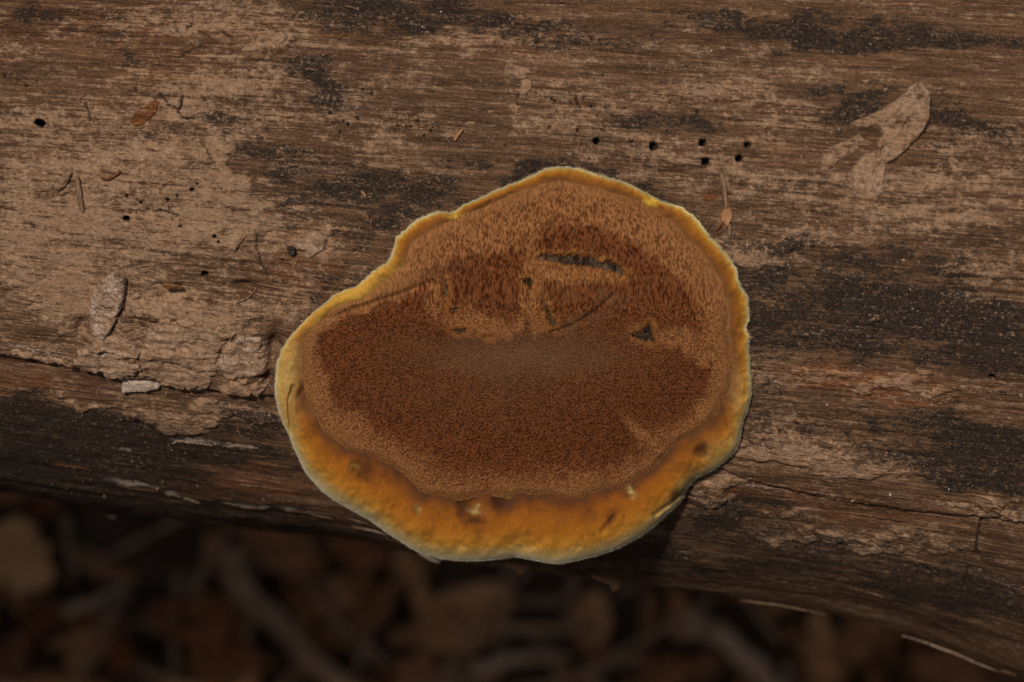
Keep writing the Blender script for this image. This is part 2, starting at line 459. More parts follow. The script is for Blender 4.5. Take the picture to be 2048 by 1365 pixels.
PALE = [(390, 882, 55, 7, 5, .75), (480, 890, 40, 6, 4, .7), (260, 970, 70, 6, 8, .7), (342, 990, 14, 5, 5, .95), (378, 1002, 20, 5, 12, .95), (490, 1012, 60, 6, 6, .75), (525, 1014, 14, 5, 0, .9),
        (150, 940, 35, 5, 8, .5), (600, 1020, 70, 5, 12, .6), (180, 715, 40, 6, 8, .55), (330, 735, 60, 8, 6, .4), (500, 690, 60, 20, 0, .35), (250, 902, 24, 4, 5, .6), (560, 990, 40, 4, 5, .5), (300, 725, 120, 16, 8, .35), (60, 695, 90, 9, 8, .5), (430, 765, 100, 8, 4, .4), (500, 705, 50, 30, 0, .3), (200, 700, 50, 20, 0, .3)]
HOLES = [(1307, 292, 8.5), (1406, 284, 7.5), (1412, 323, 8), (1495, 289, 6.5), (1479, 317, 7), (1193, 282, 6.5), (1264, 282, 5), (1099, 254, 5), (1156, 261, 4.5), (82, 247, 8), (76, 245, 6), (1395, 222, 4.5),
         (1450, 298, 3), (1511, 309, 3), (395, 368, 4), (384, 380, 5), (336, 400, 4.5), (355, 391, 4), (255, 391, 4), (275, 398, 3.5), (283, 405, 3.5), (254, 403, 3), (267, 420, 3.5), (297, 418, 3.5),
         (254, 437, 6), (362, 453, 4), (430, 473, 5), (438, 485, 4), (272, 178, 4), (51, 170, 4.5), (7, 149, 5), (661, 226, 4), (687, 243, 4), (696, 250, 4.5), (681, 265, 4), (716, 236, 4.5), (795, 252, 4),
         (812, 252, 3.5), (820, 252, 3.5), (836, 242, 4), (862, 262, 4), (865, 255, 4), (849, 273, 3.5), (726, 180, 4), (744, 188, 4), (790, 160, 3.5), (1036, 195, 4.5), (1035, 209, 4), (1104, 198, 4),
         (1110, 201, 3.5), (1152, 197, 4.5), (1167, 198, 4), (1155, 207, 4), (1092, 194, 4), (1182, 212, 4), (1194, 232, 3.5), (1211, 216, 3.5), (1250, 215, 3), (410, 548, 7), (1011, 292, 4), (1179, 318, 3),
         (1256, 323, 3), (1656, 309, 3.5), (1674, 312, 4), (1960, 1140, 5), (1594, 848, 5), (1560, 863, 5), (1984, 755, 6), (565, 521, 4), (1340, 205, 3.5), (1365, 200, 3)]
hr = random.Random(3)
for cx, cy, sx, sy, n in ((1165, 212, 75, 14, 26), (775, 252, 75, 16, 16), (1240, 240, 120, 20, 10), (300, 405, 70, 20, 8), (1075, 205, 30, 10, 6)):
    HOLES += [(hr.gauss(cx, sx), hr.gauss(cy, sy), hr.uniform(1.5, 2.6)) for _ in range(n)]
CRACKS = [([(366, 190), (363, 212), (354, 222), (366, 236), (387, 236)], 2.2), ([(322, 188), (335, 209), (352, 219)], 2.0), ([(352, 124), (369, 106), (404, 92)], 2.2), ([(386, 30), (383, 52), (372, 58)], 1.8),
          ([(171, 205), (175, 222), (180, 239)], 2.0), ([(1962, 1030), (1959, 1060), (1953, 1090), (1956, 1118)], 2.4), ([(1940, 1138), (1930, 1158), (1928, 1172)], 2.4), ([(1840, 1130), (1855, 1140)], 2),
          ([(1357, 331), (1385, 333), (1418, 334)], 1.8), ([(405, 285), (425, 320), (440, 345)], 1.6), ([(510, 460), (520, 520), (535, 552)], 1.8), ([(1700, 1170), (1760, 1190)], 2), ([(1520, 1150), (1570, 1165), (1640, 1180)], 2),
          ([(270, 130), (300, 128), (330, 131)], 1.6), ([(240, 425), (330, 420), (360, 432)], 1.4), ([(400, 62), (440, 85)], 1.6), ([(445, 65), (470, 80), (462, 96)], 1.8), ([(255, 560), (252, 590), (238, 625), (228, 650)], 2.0)]
LEDGE_L = [(-200, 680), (0, 703), (103, 720), (171, 734), (239, 748), (318, 758), (359, 768), (410, 772), (513, 782), (560, 787), (640, 800)]
LEDGE_R = [(1380, 930), (1440, 937), (1480, 953), (1560, 975), (1700, 1000), (1800, 1014), (1950, 1029), (2048, 1037), (2300, 1060)]

OUT = [(1110, 333), (1157, 337), (1191, 348), (1230, 359), (1264, 372), (1298, 390), (1330, 406), (1357, 411), (1381, 427), (1401, 447), (1420, 474), (1442, 496), (1458, 515), (1472, 537), (1479, 569),
       (1494, 591), (1500, 620), (1497, 645), (1491, 655), (1501, 674), (1496, 693), (1500, 718), (1498, 737), (1502, 757), (1503, 786), (1494, 822), (1486, 840), (1481, 869), (1476, 896), (1459, 915), (1435, 935),
       (1415, 947), (1396, 955), (1380, 970), (1371, 984), (1366, 1000), (1347, 1018), (1313, 1050), (1284, 1072), (1240, 1096), (1191, 1113), (1150, 1122), (1122, 1128), (1093, 1126), (1060, 1119), (1032, 1113), (1018, 1116),
       (990, 1119), (962, 1122), (925, 1122), (887, 1119), (833, 1103), (774, 1066), (739, 1040), (704, 1021), (672, 1003), (645, 984), (610, 944), (587, 895), (575, 864), (566, 845), (558, 825), (551, 790), (550, 770), (554, 725),
       (565, 695), (582, 671), (617, 635), (643, 613), (671, 589), (690, 580), (716, 573), (737, 552), (762, 531), (775, 529), (788, 498), (791, 479), (803, 465), (817, 455), (833, 440), (868, 426), (887, 423), (905, 428),
       (925, 412), (965, 394), (1020, 369), (1064, 352), (1085, 340)]
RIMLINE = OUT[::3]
wx = (fbm(PX / 60, PY / 30, 3, 1) - .5); wy = (fbm(PX / 60 + 40, PY / 30, 3, 2) - .5)
QX, QY = PX + wx * 130, PY + wy * 70
mask = np.zeros(UU.shape + (4,), np.float32)
brk = fbm(UU / 9, AA / 3.2, 5, 12, .62)
mask[..., 0] = np.where(front, blobs(QX, QY, MUD), 0.45) * (.55 + .9 * brk) + (fbm(UU / 14, AA / 5, 4, 3) - .5) * .8 + .12
brk = fbm(UU / 12 + 30, AA / 3.0, 5, 13, .62)
mask[..., 1] = np.where(front, 1.35 * blobs(QX, QY, DARK), 0.3) * (.15 + 1.7 * brk) + (fbm(UU / 22, AA / 3, 4, 5) - .5) * .85 + .05
mask[..., 2] = np.where(front, blobs(QX, QY, RED), 0.2)
mask[..., 3] = np.where(front, blobs(PX + wx * 14, PY + wy * 10, PALE), 0.0)

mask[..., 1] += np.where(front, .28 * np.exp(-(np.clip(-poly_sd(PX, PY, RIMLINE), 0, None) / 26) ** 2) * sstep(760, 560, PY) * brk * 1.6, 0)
D = np.zeros_like(UU)                                       # outward displacement, mm
D += (fbm(UU / 60, AA / 18, 3, 6) - .5) * 2.2
D += (fbm(UU / 11, AA / 0.9, 3, 7) - .5) * 0.34
D += (fbm(UU / 3.2, AA / 2.2, 3, 8) - .5) * 0.42
D += 0.8 * sstep(.45, .75, mask[..., 0] + (fbm(UU / 3, AA / 2, 4, 9, .6) - .5) * .6)
ly = np.interp(PX, *np.array(LEDGE_L).T) + (fbm(PX / 22, PX * 0, 3, 10) - .5) * 8
below = PY - ly
wL = sstep(690, 560, PX) * front
D += wL * (1.7 * sstep(5, -3, below) * sstep(-150, -10, below) - 0.5 * np.exp(-(np.clip(below - 8, 0, None) / 45)) * (below > -3))
ly = np.interp(PX, *np.array(LEDGE_R).T) + (fbm(PX / 30, PX * 0 + 3, 3, 11) - .5) * 5
below = PY - ly
wR = sstep(1390, 1450, PX) * front
D += wR * (0.6 * sstep(4, -3, below) * sstep(-120, -10, below) - 0.7 * np.exp(-(np.clip(below - 6, 0, None) / 34)) * (below > -3))
lump = blobs(QX, QY, [(240, 690, 60, 40, 10, 1), (350, 690, 70, 36, 0, 1), (470, 710, 70, 44, 5, .8), (420, 640, 90, 30, 5, .8), (300, 640, 50, 30, -30, .8), (555, 85, 45, 18, -15, .6), (1440, 985, 50, 30, 0, .25),
                      (1580, 280, 60, 30, 0, .3), (620, 640, 60, 40, 0, .5)])
D += front * lump * 1.5
D -= front * blobs(PX, PY, [(548, 692, 14, 30, 10, .7), (536, 752, 12, 22, 20, .5), (340, 585, 60, 16, 5, .5), (490, 575, 30, 12, 5, .6), (165, 650, 14, 16, 0, .6)]) * 4.5
for x, y, r in [(x, y, r if r >= 6 else r * .66) for x, y, r in HOLES]:
    sel = front & (np.abs(PX - x) < 4 * r) & (np.abs(PY - y) < 4 * r)
    d = np.hypot(PX[sel] - x, PY[sel] - y) + (vnoise(PX[sel] / 4, PY[sel] / 4, 3) - .5) * 1.6
    q = sstep(r + 1.2, r - 1.2, d) * (1 if r > 4.2 else .75)
    D[sel] -= q * (1.2 + 0.35 * r)
    m = mask[sel]; m[:, 0] *= 1 - q; m[:, 1] = np.maximum(m[:, 1], q * 1.5); mask[sel] = m
cx_ = PX + (fbm(PX / 12, PY / 12, 2, 4) - .5) * 5; cy_ = PY + (fbm(PX / 12 + 7, PY / 12, 2, 5) - .5) * 5
for pts, wdt in CRACKS:
    P = np.array(pts)
    sel = front & (PX > P[:, 0].min() - 15) & (PX < P[:, 0].max() + 15) & (PY > P[:, 1].min() - 15) & (PY < P[:, 1].max() + 15)
    q = .8 * sstep(wdt + .6, wdt - 1.6, line_d(cx_[sel], cy_[sel], pts))
    D[sel] -= q * 1.1
    m = mask[sel]; m[:, 1] = np.maximum(m[:, 1], q * 1.5); mask[sel] = m
NRM_V, NRM_W = -np.sin(TT), np.cos(TT)
pts = world(UU, LV + NRM_V * D, LW + NRM_W * D)
nu, nt = UU.shape
q = grid_quads(nu, nt, wrap_v=True)
verts = pts.reshape(-1, 3)
c1, c2 = world(u_lines[0] - 4, vcen(u_lines[0]), 0.0), world(u_lines[-1] + 4, vcen(u_lines[-1]), 0.0)
n0 = len(verts)
verts = np.concatenate([verts, c1[None], c2[None]])
j = np.arange(nt); j2 = (j + 1) % nt
tri = np.concatenate([np.stack([np.full(nt, n0), j, j2], 1), np.stack([np.full(nt, n0 + 1), (nu - 1) * nt + j2, (nu - 1) * nt + j], 1)])
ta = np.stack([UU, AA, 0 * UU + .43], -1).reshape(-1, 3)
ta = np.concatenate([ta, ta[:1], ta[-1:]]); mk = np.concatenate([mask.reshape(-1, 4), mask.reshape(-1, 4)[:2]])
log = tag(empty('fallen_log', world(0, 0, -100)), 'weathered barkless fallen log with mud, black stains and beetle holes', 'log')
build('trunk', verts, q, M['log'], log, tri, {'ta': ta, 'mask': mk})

SU = (u_lines, th_lines[:len(th_in)])


def bil(arr, u, th):
    iu = np.clip(np.searchsorted(SU[0], u) - 1, 0, len(SU[0]) - 2); it = np.clip(np.searchsorted(SU[1], th) - 1, 0, len(SU[1]) - 2)
    fu = np.clip((u - SU[0][iu]) / (SU[0][iu + 1] - SU[0][iu]), 0, 1); ft = np.clip((th - SU[1][it]) / (SU[1][it + 1] - SU[1][it]), 0, 1)
    return (arr[iu, it] * (1 - fu) + arr[iu + 1, it] * fu) * (1 - ft) + (arr[iu, it + 1] * (1 - fu) + arr[iu + 1, it + 1] * fu) * ft


def on_log(px, py, h=0.0):
    """points h mm above the log's real surface along the viewing rays"""
    u, th = hit_base(px, py)
    v, w = log_base(u, th)
    d = bil(D, u, th) + h
    return world(u, v - np.sin(th) * d, w + np.cos(th) * d)


# ------------------------------------------------------------------ ground
def ground_z(x, y):
    x = np.asarray(x, float); y = np.asarray(y, float)
    bank = sstep(0.27, 0.40, np.abs(x)) * 0.562 * np.exp(-(y / 0.35) ** 2)
    far = 0.15 * (fbm(x * 0.7, y * 0.7, 4, 2) - .5) * sstep(0.8, 3, np.hypot(x, y))
    return bank + far + (fbm(x * 22, y * 22, 4, 1) - .5) * 0.022


gx = np.concatenate([-np.geomspace(60, 0.46, 45), np.linspace(-0.45, 0.45, 181), np.geomspace(0.46, 60, 45)])
GX, GY = np.meshgrid(gx, gx, indexing='ij')
GZ = ground_z(GX, GY)
tag(build('ground', np.stack([GX, GY, GZ], -1).reshape(-1, 3), grid_quads(len(gx), len(gx)), M['soil']), kind='structure')


def on_ground(px, py, z=0.0):
    """where the viewing ray of a pixel meets the ground"""
    p0 = world(0, CAMV, CAMW)
    p1 = world(*unproj(float(px), float(py), 0.0))
    d = p1 - p0
    t = (z - p0[2]) / d[2]
    for _ in range(6):
        p = p0 + d * t
        t = (float(ground_z(p[0], p[1])) + z - p0[2]) / d[2]
    return p0 + d * t


# ------------------------------------------------------------------ the bracket fungus
INN = [(1110, 376), (1200, 388), (1270, 414), (1330, 446), (1375, 486), (1410, 530), (1438, 575), (1452, 620), (1452, 660), (1458, 700), (1464, 735), (1460, 775), (1445, 803), (1425, 832), (1400, 858), (1365, 882), (1340, 900),
       (1328, 915), (1300, 940), (1270, 962), (1240, 976), (1190, 986), (1150, 998), (1100, 990), (1040, 988), (1000, 992), (950, 988), (900, 998), (855, 986), (822, 960), (790, 937), (750, 912), (710, 900), (680, 886), (652, 862),
       (632, 832), (614, 800), (605, 770), (600, 730), (604, 700), (620, 668), (650, 640), (695, 612), (735, 598), (775, 570), (805, 540), (830, 500), (870, 468), (910, 450), (960, 428), (1020, 400), (1060, 384)]
FC = np.array([1035.0, 735.0])
NA = 1300
PHI = np.linspace(-math.pi, math.pi, NA, endpoint=False)


def polar(pl, jit, k, sm, fq):
    P = np.array(pl, float)
    Pn = np.concatenate([P, P[:1]]); seg = np.hypot(*np.diff(Pn, axis=0).T)
    s = np.concatenate([[0], np.cumsum(seg)]); ss = np.linspace(0, s[-1], 6000, endpoint=False)
    x = np.interp(ss, s, Pn[:, 0]); y = np.interp(ss, s, Pn[:, 1])
    ker = np.hanning(sm); ker /= ker.sum()
    x = np.convolve(np.r_[x[-sm:], x, x[:sm]], ker, 'same')[sm:-sm]; y = np.convolve(np.r_[y[-sm:], y, y[:sm]], ker, 'same')[sm:-sm]
    a = np.arctan2(y - FC[1], x - FC[0]); r = np.hypot(x - FC[0], y - FC[1])
    o = np.argsort(a); a, r = a[o], r[o]
    R = np.interp(PHI, np.r_[a - 2 * math.pi, a, a + 2 * math.pi], np.r_[r, r, r])
    return R + jit * (fbm(np.cos(PHI) * fq + 100, np.sin(PHI) * fq + 100, 3, k) - .5)


RO0 = polar(OUT, 0.0, 3, 61, 70)
RO = RO0 + (polar(OUT, 6.0, 3, 61, 70) - RO0) * (1 - .85 * sstep(-.2, .4, np.sin(PHI)))
RI = polar(INN, 20.0, 4, 61, 7)
RI = np.minimum(RI, RO - 16)
RI = np.minimum(RI + 10 * sstep(.1, -.5, np.sin(PHI)), RO - 18)
CP, SP = np.cos(PHI), np.sin(PHI)
RM = 0.105                                                   # mm per photograph pixel, about


def w_pore(x, y):
    up = w_log(x, y) + 2.6 + 1.2 * sstep(380, 560, y)
    lowp = 96.5 - (y - 600) * 0.040 - np.clip(y - 800, 0, None) ** 2 * 0.00005 - (np.abs(x - 1060) / 480.0) ** 2 * 3.0
    k = 2.0
    m = np.maximum(up, lowp) + k * np.log1p(np.exp(-np.abs(up - lowp) / k))
    return m + (fbm(x / 130, y / 130, 3, 6) - .5) * 1.6


PITS = [([(1072, 516), (1080, 510), (1104, 508), (1133, 509), (1160, 512), (1182, 513), (1201, 523), (1221, 521), (1240, 532), (1254, 547), (1243, 551), (1218, 543), (1194, 538), (1157, 533), (1121, 530), (1096, 522), (1077, 520)], 2.2),
        ([(1040, 560), (1052, 557), (1065, 560), (1068, 588), (1060, 582), (1050, 570)], 2.2), ([(1084, 602), (1096, 614), (1101, 631), (1119, 652), (1104, 657), (1095, 638), (1087, 621)], 2.2),
        ([(895, 617), (921, 617), (908, 632)], 2.0), ([(901, 664), (921, 656), (937, 660), (935, 668), (906, 668)], 2.0), ([(964, 669), (989, 673), (986, 678), (969, 676)], 1.8),
        ([(1255, 668), (1279, 663), (1297, 646), (1301, 640), (1305, 660), (1312, 670), (1309, 688), (1297, 685), (1275, 681)], 1.4), ([(884, 590), (890, 560), (896, 560), (893, 610)], 1.0)]
NRP = 175
fr = np.linspace(0.004, 1.0, NRP)[:, None] ** 0.8
rp = fr * (RI + 5.0)[None, :]
X = FC[0] + rp * CP; Y = FC[1] + rp * SP
Wp = w_pore(X, Y)
edge = (RI[None, :] - rp)
Wp -= 1.0 * sstep(14, -5, edge)
pit = np.zeros_like(X); orange = np.zeros_like(X)
jx = X + (fbm(X / 7, Y / 7, 3, 2, .7) - .5) * 13; jy = Y + (fbm(X / 5 + 5, Y / 9, 3, 3, .7) - .5) * 13
for pl, dep in PITS:
    sd = poly_sd(jx, jy, pl)
    q_ = sstep(-4, 5, sd)
    Wp -= q_ * dep * .5
    pit = np.maximum(pit, q_ * sstep(-3.0, 4.0, sd)); orange = np.maximum(orange, sstep(-13, -3, sd + (fbm(X / 12, Y / 12, 2, 5) - .5) * 16) * .9)
# crease where the lower shelf begins, and a few welts
for pl, amp, wdt in (([(650, 640), (720, 615), (800, 590), (860, 565)], -0.9, 7), ([(1105, 665), (1150, 650), (1190, 625), (1225, 592)], -0.9, 5), ([(1225, 592), (1212, 610)], .5, 8),
                     ([(1235, 832), (1265, 862), (1318, 908)], .7, 9), ([(880, 660), (940, 676), (1010, 682), (1090, 668)], .5, 14), ([(1052, 520), (1050, 600), (1048, 660)], .6, 6), ([(1086, 560), (1082, 600)], .6, 6)):
    Wp += amp * np.exp(-(line_d(X, Y, pl) / wdt) ** 2)
wq = (fbm(X / 40, Y / 40, 4, 8) - .5)
DKP = [([(1073, 499), (1108, 459), (1157, 454), (1217, 469), (1267, 499), (1327, 534), (1357, 579), (1396, 624), (1400, 655), (1370, 640), (1317, 615), (1275, 580), (1262, 548), (1225, 512), (1167, 500), (1110, 502)], .90, 30, 30),
       ([(1093, 582), (1150, 572), (1262, 566), (1300, 609), (1330, 640), (1290, 640), (1240, 645), (1190, 640), (1118, 655)], .70, 36, 36),
       ([(850, 545), (900, 525), (948, 512), (1018, 517), (1043, 492), (1062, 505), (1045, 554), (1038, 600), (1030, 640), (1000, 640), (968, 605), (938, 612), (898, 625), (880, 600), (884, 569)], .85, 30, 30),
       ([(640, 660), (684, 636), (799, 594), (850, 580), (850, 625), (898, 657), (968, 678), (1058, 676), (1138, 657), (1217, 605), (1237, 645), (1297, 693), (1377, 706), (1420, 740), (1390, 788), (1330, 822), (1240, 828), (1262, 880), (1217, 915), (1018, 925), (918, 905), (830, 865), (760, 830), (684, 805), (645, 760), (630, 700)], .95, 18, 100)]
LT = [(1150, 553, 80, 9, 4, .9), (890, 598, 60, 12, 0, .5), (940, 645, 90, 12, 0, .5), (720, 655, 46, 9, 5, .7), (1280, 870, 60, 12, 45, .9), (1390, 715, 70, 20, 0, .6), (1060, 560, 10, 50, 0, .5), (700, 850, 50, 40, 30, .5), (970, 460, 80, 40, -20, .5), (1270, 465, 60, 14, 30, .5)]
zone = np.zeros(X.shape + (4,), np.float32)
rag = (fbm(X / 16, Y / 26, 4, 11, .65) - .5)
dkz = np.zeros_like(X)
for pl, st, s1, s2 in DKP:
    sf = s1 + (s2 - s1) * sstep(720, 850, Y)
    dkz = np.maximum(dkz, st * sstep(-1, 1, (poly_sd(X, Y, pl) + 14 * sstep(720, 850, Y) + rag * (60 - 30 * sstep(720, 850, Y))) / sf))
zone[..., 0] = np.clip(dkz - .7 * blobs(X + wq * 20, Y, LT) + .10 + .24 * sstep(10, 110, edge), 0, 1.2) * sstep(-15, 50, edge + wq * 110)
zone[..., 1] = np.clip(np.maximum(orange, blobs(X + wq * 10, Y, [(1180, 552, 90, 8, 5, .8), (1052, 575, 12, 18, 0, .6), (1090, 640, 20, 22, 0, .5), (960, 655, 60, 10, 0, .5), (1325, 690, 26, 10, 0, .5)])) , 0, .85) * (.6 + .9 * fbm(X / 7, Y / 12, 3, 9))
zone[..., 2] = np.clip(blobs(X + wq * 60, Y + wq * 40, [(760, 590, 120, 16, -22, .8), (1040, 714, 190, 46, 0, .9), (1150, 655, 60, 16, -25, .6), (1220, 600, 24, 16, 0, .5), (1130, 590, 12, 12, 0, .4), (940, 680, 60, 14, 0, .6), (1000, 780, 260, 50, 0, .22)]), 0, 1)  # central grey patch paints the velvet sheen into the pore colour
zone[..., 2] = np.maximum(zone[..., 2], .55 * sstep(40, 5, edge + wq * 40))
zone[..., 3] = pit
ystr = np.where(Y < 640, 640 + (Y - 640) * .34, Y)           # pores are drawn out where the layer runs down the log
yb = sstep(560, 700, Y); ystr = ystr * (1 - yb) + yb * Y
pc = np.stack([(X + wq * 6) * RM, ystr * RM, 0 * X + .43], -1)
u_, v_, w_ = unproj(X, Y, Wp)
fp = world(u_, v_, w_).transpose(0, 1, 2)
fung = tag(empty('bracket_fungus', on_log(np.array(1035.), np.array(700.))), 'large rounded bracket fungus with brown pores and yellow rim on log', 'fungus')
verts = fp.reshape(-1, 3)
cen = verts[:NA].mean(0)
qd = grid_quads(NRP, NA, wrap_v=True)[:, ::-1]
tri = np.stack([np.full(NA, NRP * NA), (np.arange(NA) + 1) % NA, np.arange(NA)], 1)
build('pore_surface', np.concatenate([verts, cen[None]]), qd, M['pore'], fung, tri,
      {'zone': np.concatenate([zone.reshape(-1, 4), zone.reshape(-1, 4)[:1]]), 'pc': np.concatenate([pc.reshape(-1, 3), pc.reshape(-1, 3)[:1]])})

# rolled margin: from the pore layer over the rim and back under it to the log
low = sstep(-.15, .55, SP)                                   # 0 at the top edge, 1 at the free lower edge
XI, YI = FC[0] + RI * CP, FC[1] + RI * SP
XO, YO = FC[0] + RO * CP, FC[1] + RO * SP
WI = w_pore(XI, YI) - 0.9
WLO = w_log(XO, np.minimum(YO, np.interp(XO, SIL[:, 0], SIL[:, 1]) - 12))
WO = np.maximum(WLO + 1.8, WI - (1.6 + 6.0 * low) - (fbm(CP * 4 + 9, SP * 4 + 9, 3, 2) - .5) * 2.0 * low)
ker = np.hanning(25); ker /= ker.sum()
WO = np.convolve(np.r_[WO[-25:], WO, WO[:25]], ker, 'same')[25:-25]
NM = 62
aa = np.linspace(0, math.pi / 2, NM)[:, None]
B = .55 + 2.8 * low + (fbm(CP * 5, SP * 5, 3, 1) - .5) * 1.4
RR = RI + (RO - RI) * np.sin(aa)
WM = WO + (WI - WO) * np.cos(aa) + B * np.sin(2 * aa)
X = FC[0] + RR * CP; Y = FC[1] + RR * SP
qq = np.sin(aa) + 0 * RR
WM += np.sin(2 * aa) * ((fbm(X / 34, Y / 34, 3, 9) - .5) * 2.4 + (fbm(X / 9, Y / 9, 3, 7) - .5) * .5) + (fbm(X / 3.5, Y / 3.5, 2, 4) - .5) * .16
BITES = [(1261, 984, 13, 1.4), (948, 1018, 26, 2.6), (838, 1018, 8, .8), (707, 934, 10, .7), (1003, 1004, 18, 2.2), (728, 940, 22, 1.8), (1400, 905, 11, 1.6), (1225, 1040, 9, .5), (1355, 990, 9, 1.2), (1183, 1030, 16, .8), (1405, 905, 16, 1.2), (960, 1065, 18, .7), (920, 1005, 9, 1.0)]
for x, y, r, dp in BITES:
    WM -= dp * np.exp(-(((X - x) ** 2 + (Y - y) ** 2) / r ** 2) ** 1.3)
FOLDS = [([(586, 775), (578, 800), (580, 840), (584, 868)], 1.6, 4.5), ([(1375, 905), (1400, 935), (1385, 960)], .8, 9), ([(1310, 1030), (1345, 1005), (1370, 985)], 1.4, 5), ([(1232, 1030), (1215, 1050), (1205, 1065)], .7, 5), ([(1420, 810), (1440, 830), (1450, 860)], .9, 8),
         ([(1432, 780), (1450, 800), (1470, 810)], .6, 7), ([(600, 790), (612, 770), (630, 755)], .8, 6), ([(1030, 1110), (1050, 1095), (1080, 1090)], .5, 8), ([(905, 428), (915, 440)], .8, 6), ([(776, 530), (790, 545)], .8, 6), ([(1300, 395), (1325, 420)], .7, 6)]
for pl, dp, wdt in FOLDS:
    WM -= dp * np.exp(-(line_d(X, Y, pl) / wdt) ** 2)
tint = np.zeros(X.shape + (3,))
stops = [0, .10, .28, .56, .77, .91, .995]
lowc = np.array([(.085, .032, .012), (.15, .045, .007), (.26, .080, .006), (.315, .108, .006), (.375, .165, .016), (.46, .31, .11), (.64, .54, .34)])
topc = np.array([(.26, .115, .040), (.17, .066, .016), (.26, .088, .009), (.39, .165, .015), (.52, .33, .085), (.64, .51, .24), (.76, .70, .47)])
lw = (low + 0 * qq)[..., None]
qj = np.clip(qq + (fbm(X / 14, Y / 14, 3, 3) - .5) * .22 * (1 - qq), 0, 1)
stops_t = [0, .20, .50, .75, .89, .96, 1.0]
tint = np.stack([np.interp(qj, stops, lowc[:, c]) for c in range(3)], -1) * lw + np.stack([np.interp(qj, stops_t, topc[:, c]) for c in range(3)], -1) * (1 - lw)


def paint(lst, col):
    global tint
    b = np.clip(blobs(X + (fbm(X / 10, Y / 10, 2, 1) - .5) * 16, Y + (fbm(X / 10 + 4, Y / 10, 2, 2) - .5) * 16, lst), 0, 1)[..., None]
    tint = tint * (1 - b) + np.array(col) * b


paint([(700, 590, 80, 22, -35, .75), (770, 535, 22, 16, -40, .6), (640, 625, 40, 14, -40, .5)], (.66, .38, .06))
paint([(1300, 402, 16, 10, 30, .8), (912, 436, 16, 8, 10, .7), (796, 545, 10, 8, 0, .6)], (.62, .40, .05))
paint([(575, 760, 20, 110, 0, .7), (575, 850, 18, 40, 0, .5), (1480, 800, 16, 60, 0, .4), (1440, 900, 40, 20, -30, .35), (1370, 970, 30, 10, -50, .5)], (.50, .335, .105))
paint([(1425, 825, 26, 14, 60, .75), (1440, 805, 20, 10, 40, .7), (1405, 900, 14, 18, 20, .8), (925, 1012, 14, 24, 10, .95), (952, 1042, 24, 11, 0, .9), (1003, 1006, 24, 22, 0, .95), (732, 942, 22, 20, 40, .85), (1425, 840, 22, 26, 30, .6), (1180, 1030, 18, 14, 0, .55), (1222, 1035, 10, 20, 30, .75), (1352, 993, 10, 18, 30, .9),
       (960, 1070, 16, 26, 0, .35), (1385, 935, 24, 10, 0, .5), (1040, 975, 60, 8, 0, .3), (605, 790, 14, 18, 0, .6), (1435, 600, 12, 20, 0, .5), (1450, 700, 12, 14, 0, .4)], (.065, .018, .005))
paint([(1261, 984, 10, 7, 30, .75), (948, 1020, 13, 6, 15, .7), (838, 1018, 5, 9, 10, .4), (705, 930, 8, 4, 10, .4)], (.50, .40, .15))
paint([(1262, 985, 6, 4, 30, .8), (946, 1017, 8, 3, 0, .7)], (.36, .36, .18))
vis = (X, Y, WM)
# under the rim
NU = 22
b = np.linspace(0, 1, NU + 1)[1:, None]
WLK = w_log(FC[0] + RO * .62 * CP, np.minimum(FC[1] + RO * .62 * SP, 930)) - 8
RU = RO * (1 - .38 * b ** 1.25)
WU = WO + (np.minimum(WLK, WO - 3) - WO) * b ** .75
X2 = FC[0] + RU * CP; Y2 = FC[1] + RU * SP
XX = np.concatenate([X, X2]); YY = np.concatenate([Y, Y2]); WW = np.concatenate([WM, WU])
tint2 = np.array((.42, .36, .25)) * (1 - b[..., None]) + np.array((.20, .11, .05)) * b[..., None] + np.zeros(X2.shape + (3,))
tt_ = np.concatenate([tint, tint2]); tt_ = np.concatenate([tt_, np.ones(tt_.shape[:2] + (1,))], -1)
p = world(*unproj(XX, YY, WW))
pc = np.stack([XX * RM, YY * RM, WW], -1)
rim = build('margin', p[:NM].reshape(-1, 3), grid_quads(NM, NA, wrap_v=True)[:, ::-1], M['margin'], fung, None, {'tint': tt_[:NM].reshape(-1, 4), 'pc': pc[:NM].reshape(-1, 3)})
build('cap_back', p[NM - 1:].reshape(-1, 3), grid_quads(NU + 1, NA, wrap_v=True)[:, ::-1], M['margin'], fung, None, {'tint': tt_[NM - 1:].reshape(-1, 4), 'pc': pc[NM - 1:].reshape(-1, 3)})
# short down standing on the rim
rs = np.random.default_rng(5)
NH = 15000
ii = rs.integers(0, NA, NH); kk = np.clip((NM - 1 - np.abs(rs.normal(0, 4.0, NH))), 20, NM - 1).astype(int)
base = p[kk, ii]
dn = p[np.minimum(kk + 1, NM - 1), ii] - p[kk - 1, ii]; ds = p[kk, (ii + 1) % NA] - p[kk, ii - 1]
nrm = np.cross(dn, ds); nrm /= np.linalg.norm(nrm, axis=1)[:, None]
cenw = world(*unproj(FC[0], FC[1], 80.0))
nrm *= np.sign(np.sum(nrm * (XW + 0.0), 1) + 1e-6)[:, None]
rad = base - cenw; rad -= (rad @ XW)[:, None] * XW; rad /= np.linalg.norm(rad, axis=1)[:, None]
nrm = nrm * .6 + rad * .7
tip = base + (nrm + rs.normal(0, .35, (NH, 3))) * (rs.uniform(.08, .24, NH) * MM)[:, None]
sd_ = rs.normal(0, 1, (NH, 3)); sd_ /= np.linalg.norm(sd_, axis=1)[:, None]
sd_ *= 0.03 * MM
hv = np.concatenate([base + sd_, base - sd_, tip])
down = tag(build('rim_down', hv, np.zeros((0, 4)), M['down'], fung, np.stack([np.arange(NH), np.arange(NH) + NH, np.arange(NH) + 2 * NH], 1)), kind='stuff')
down.parent = rim


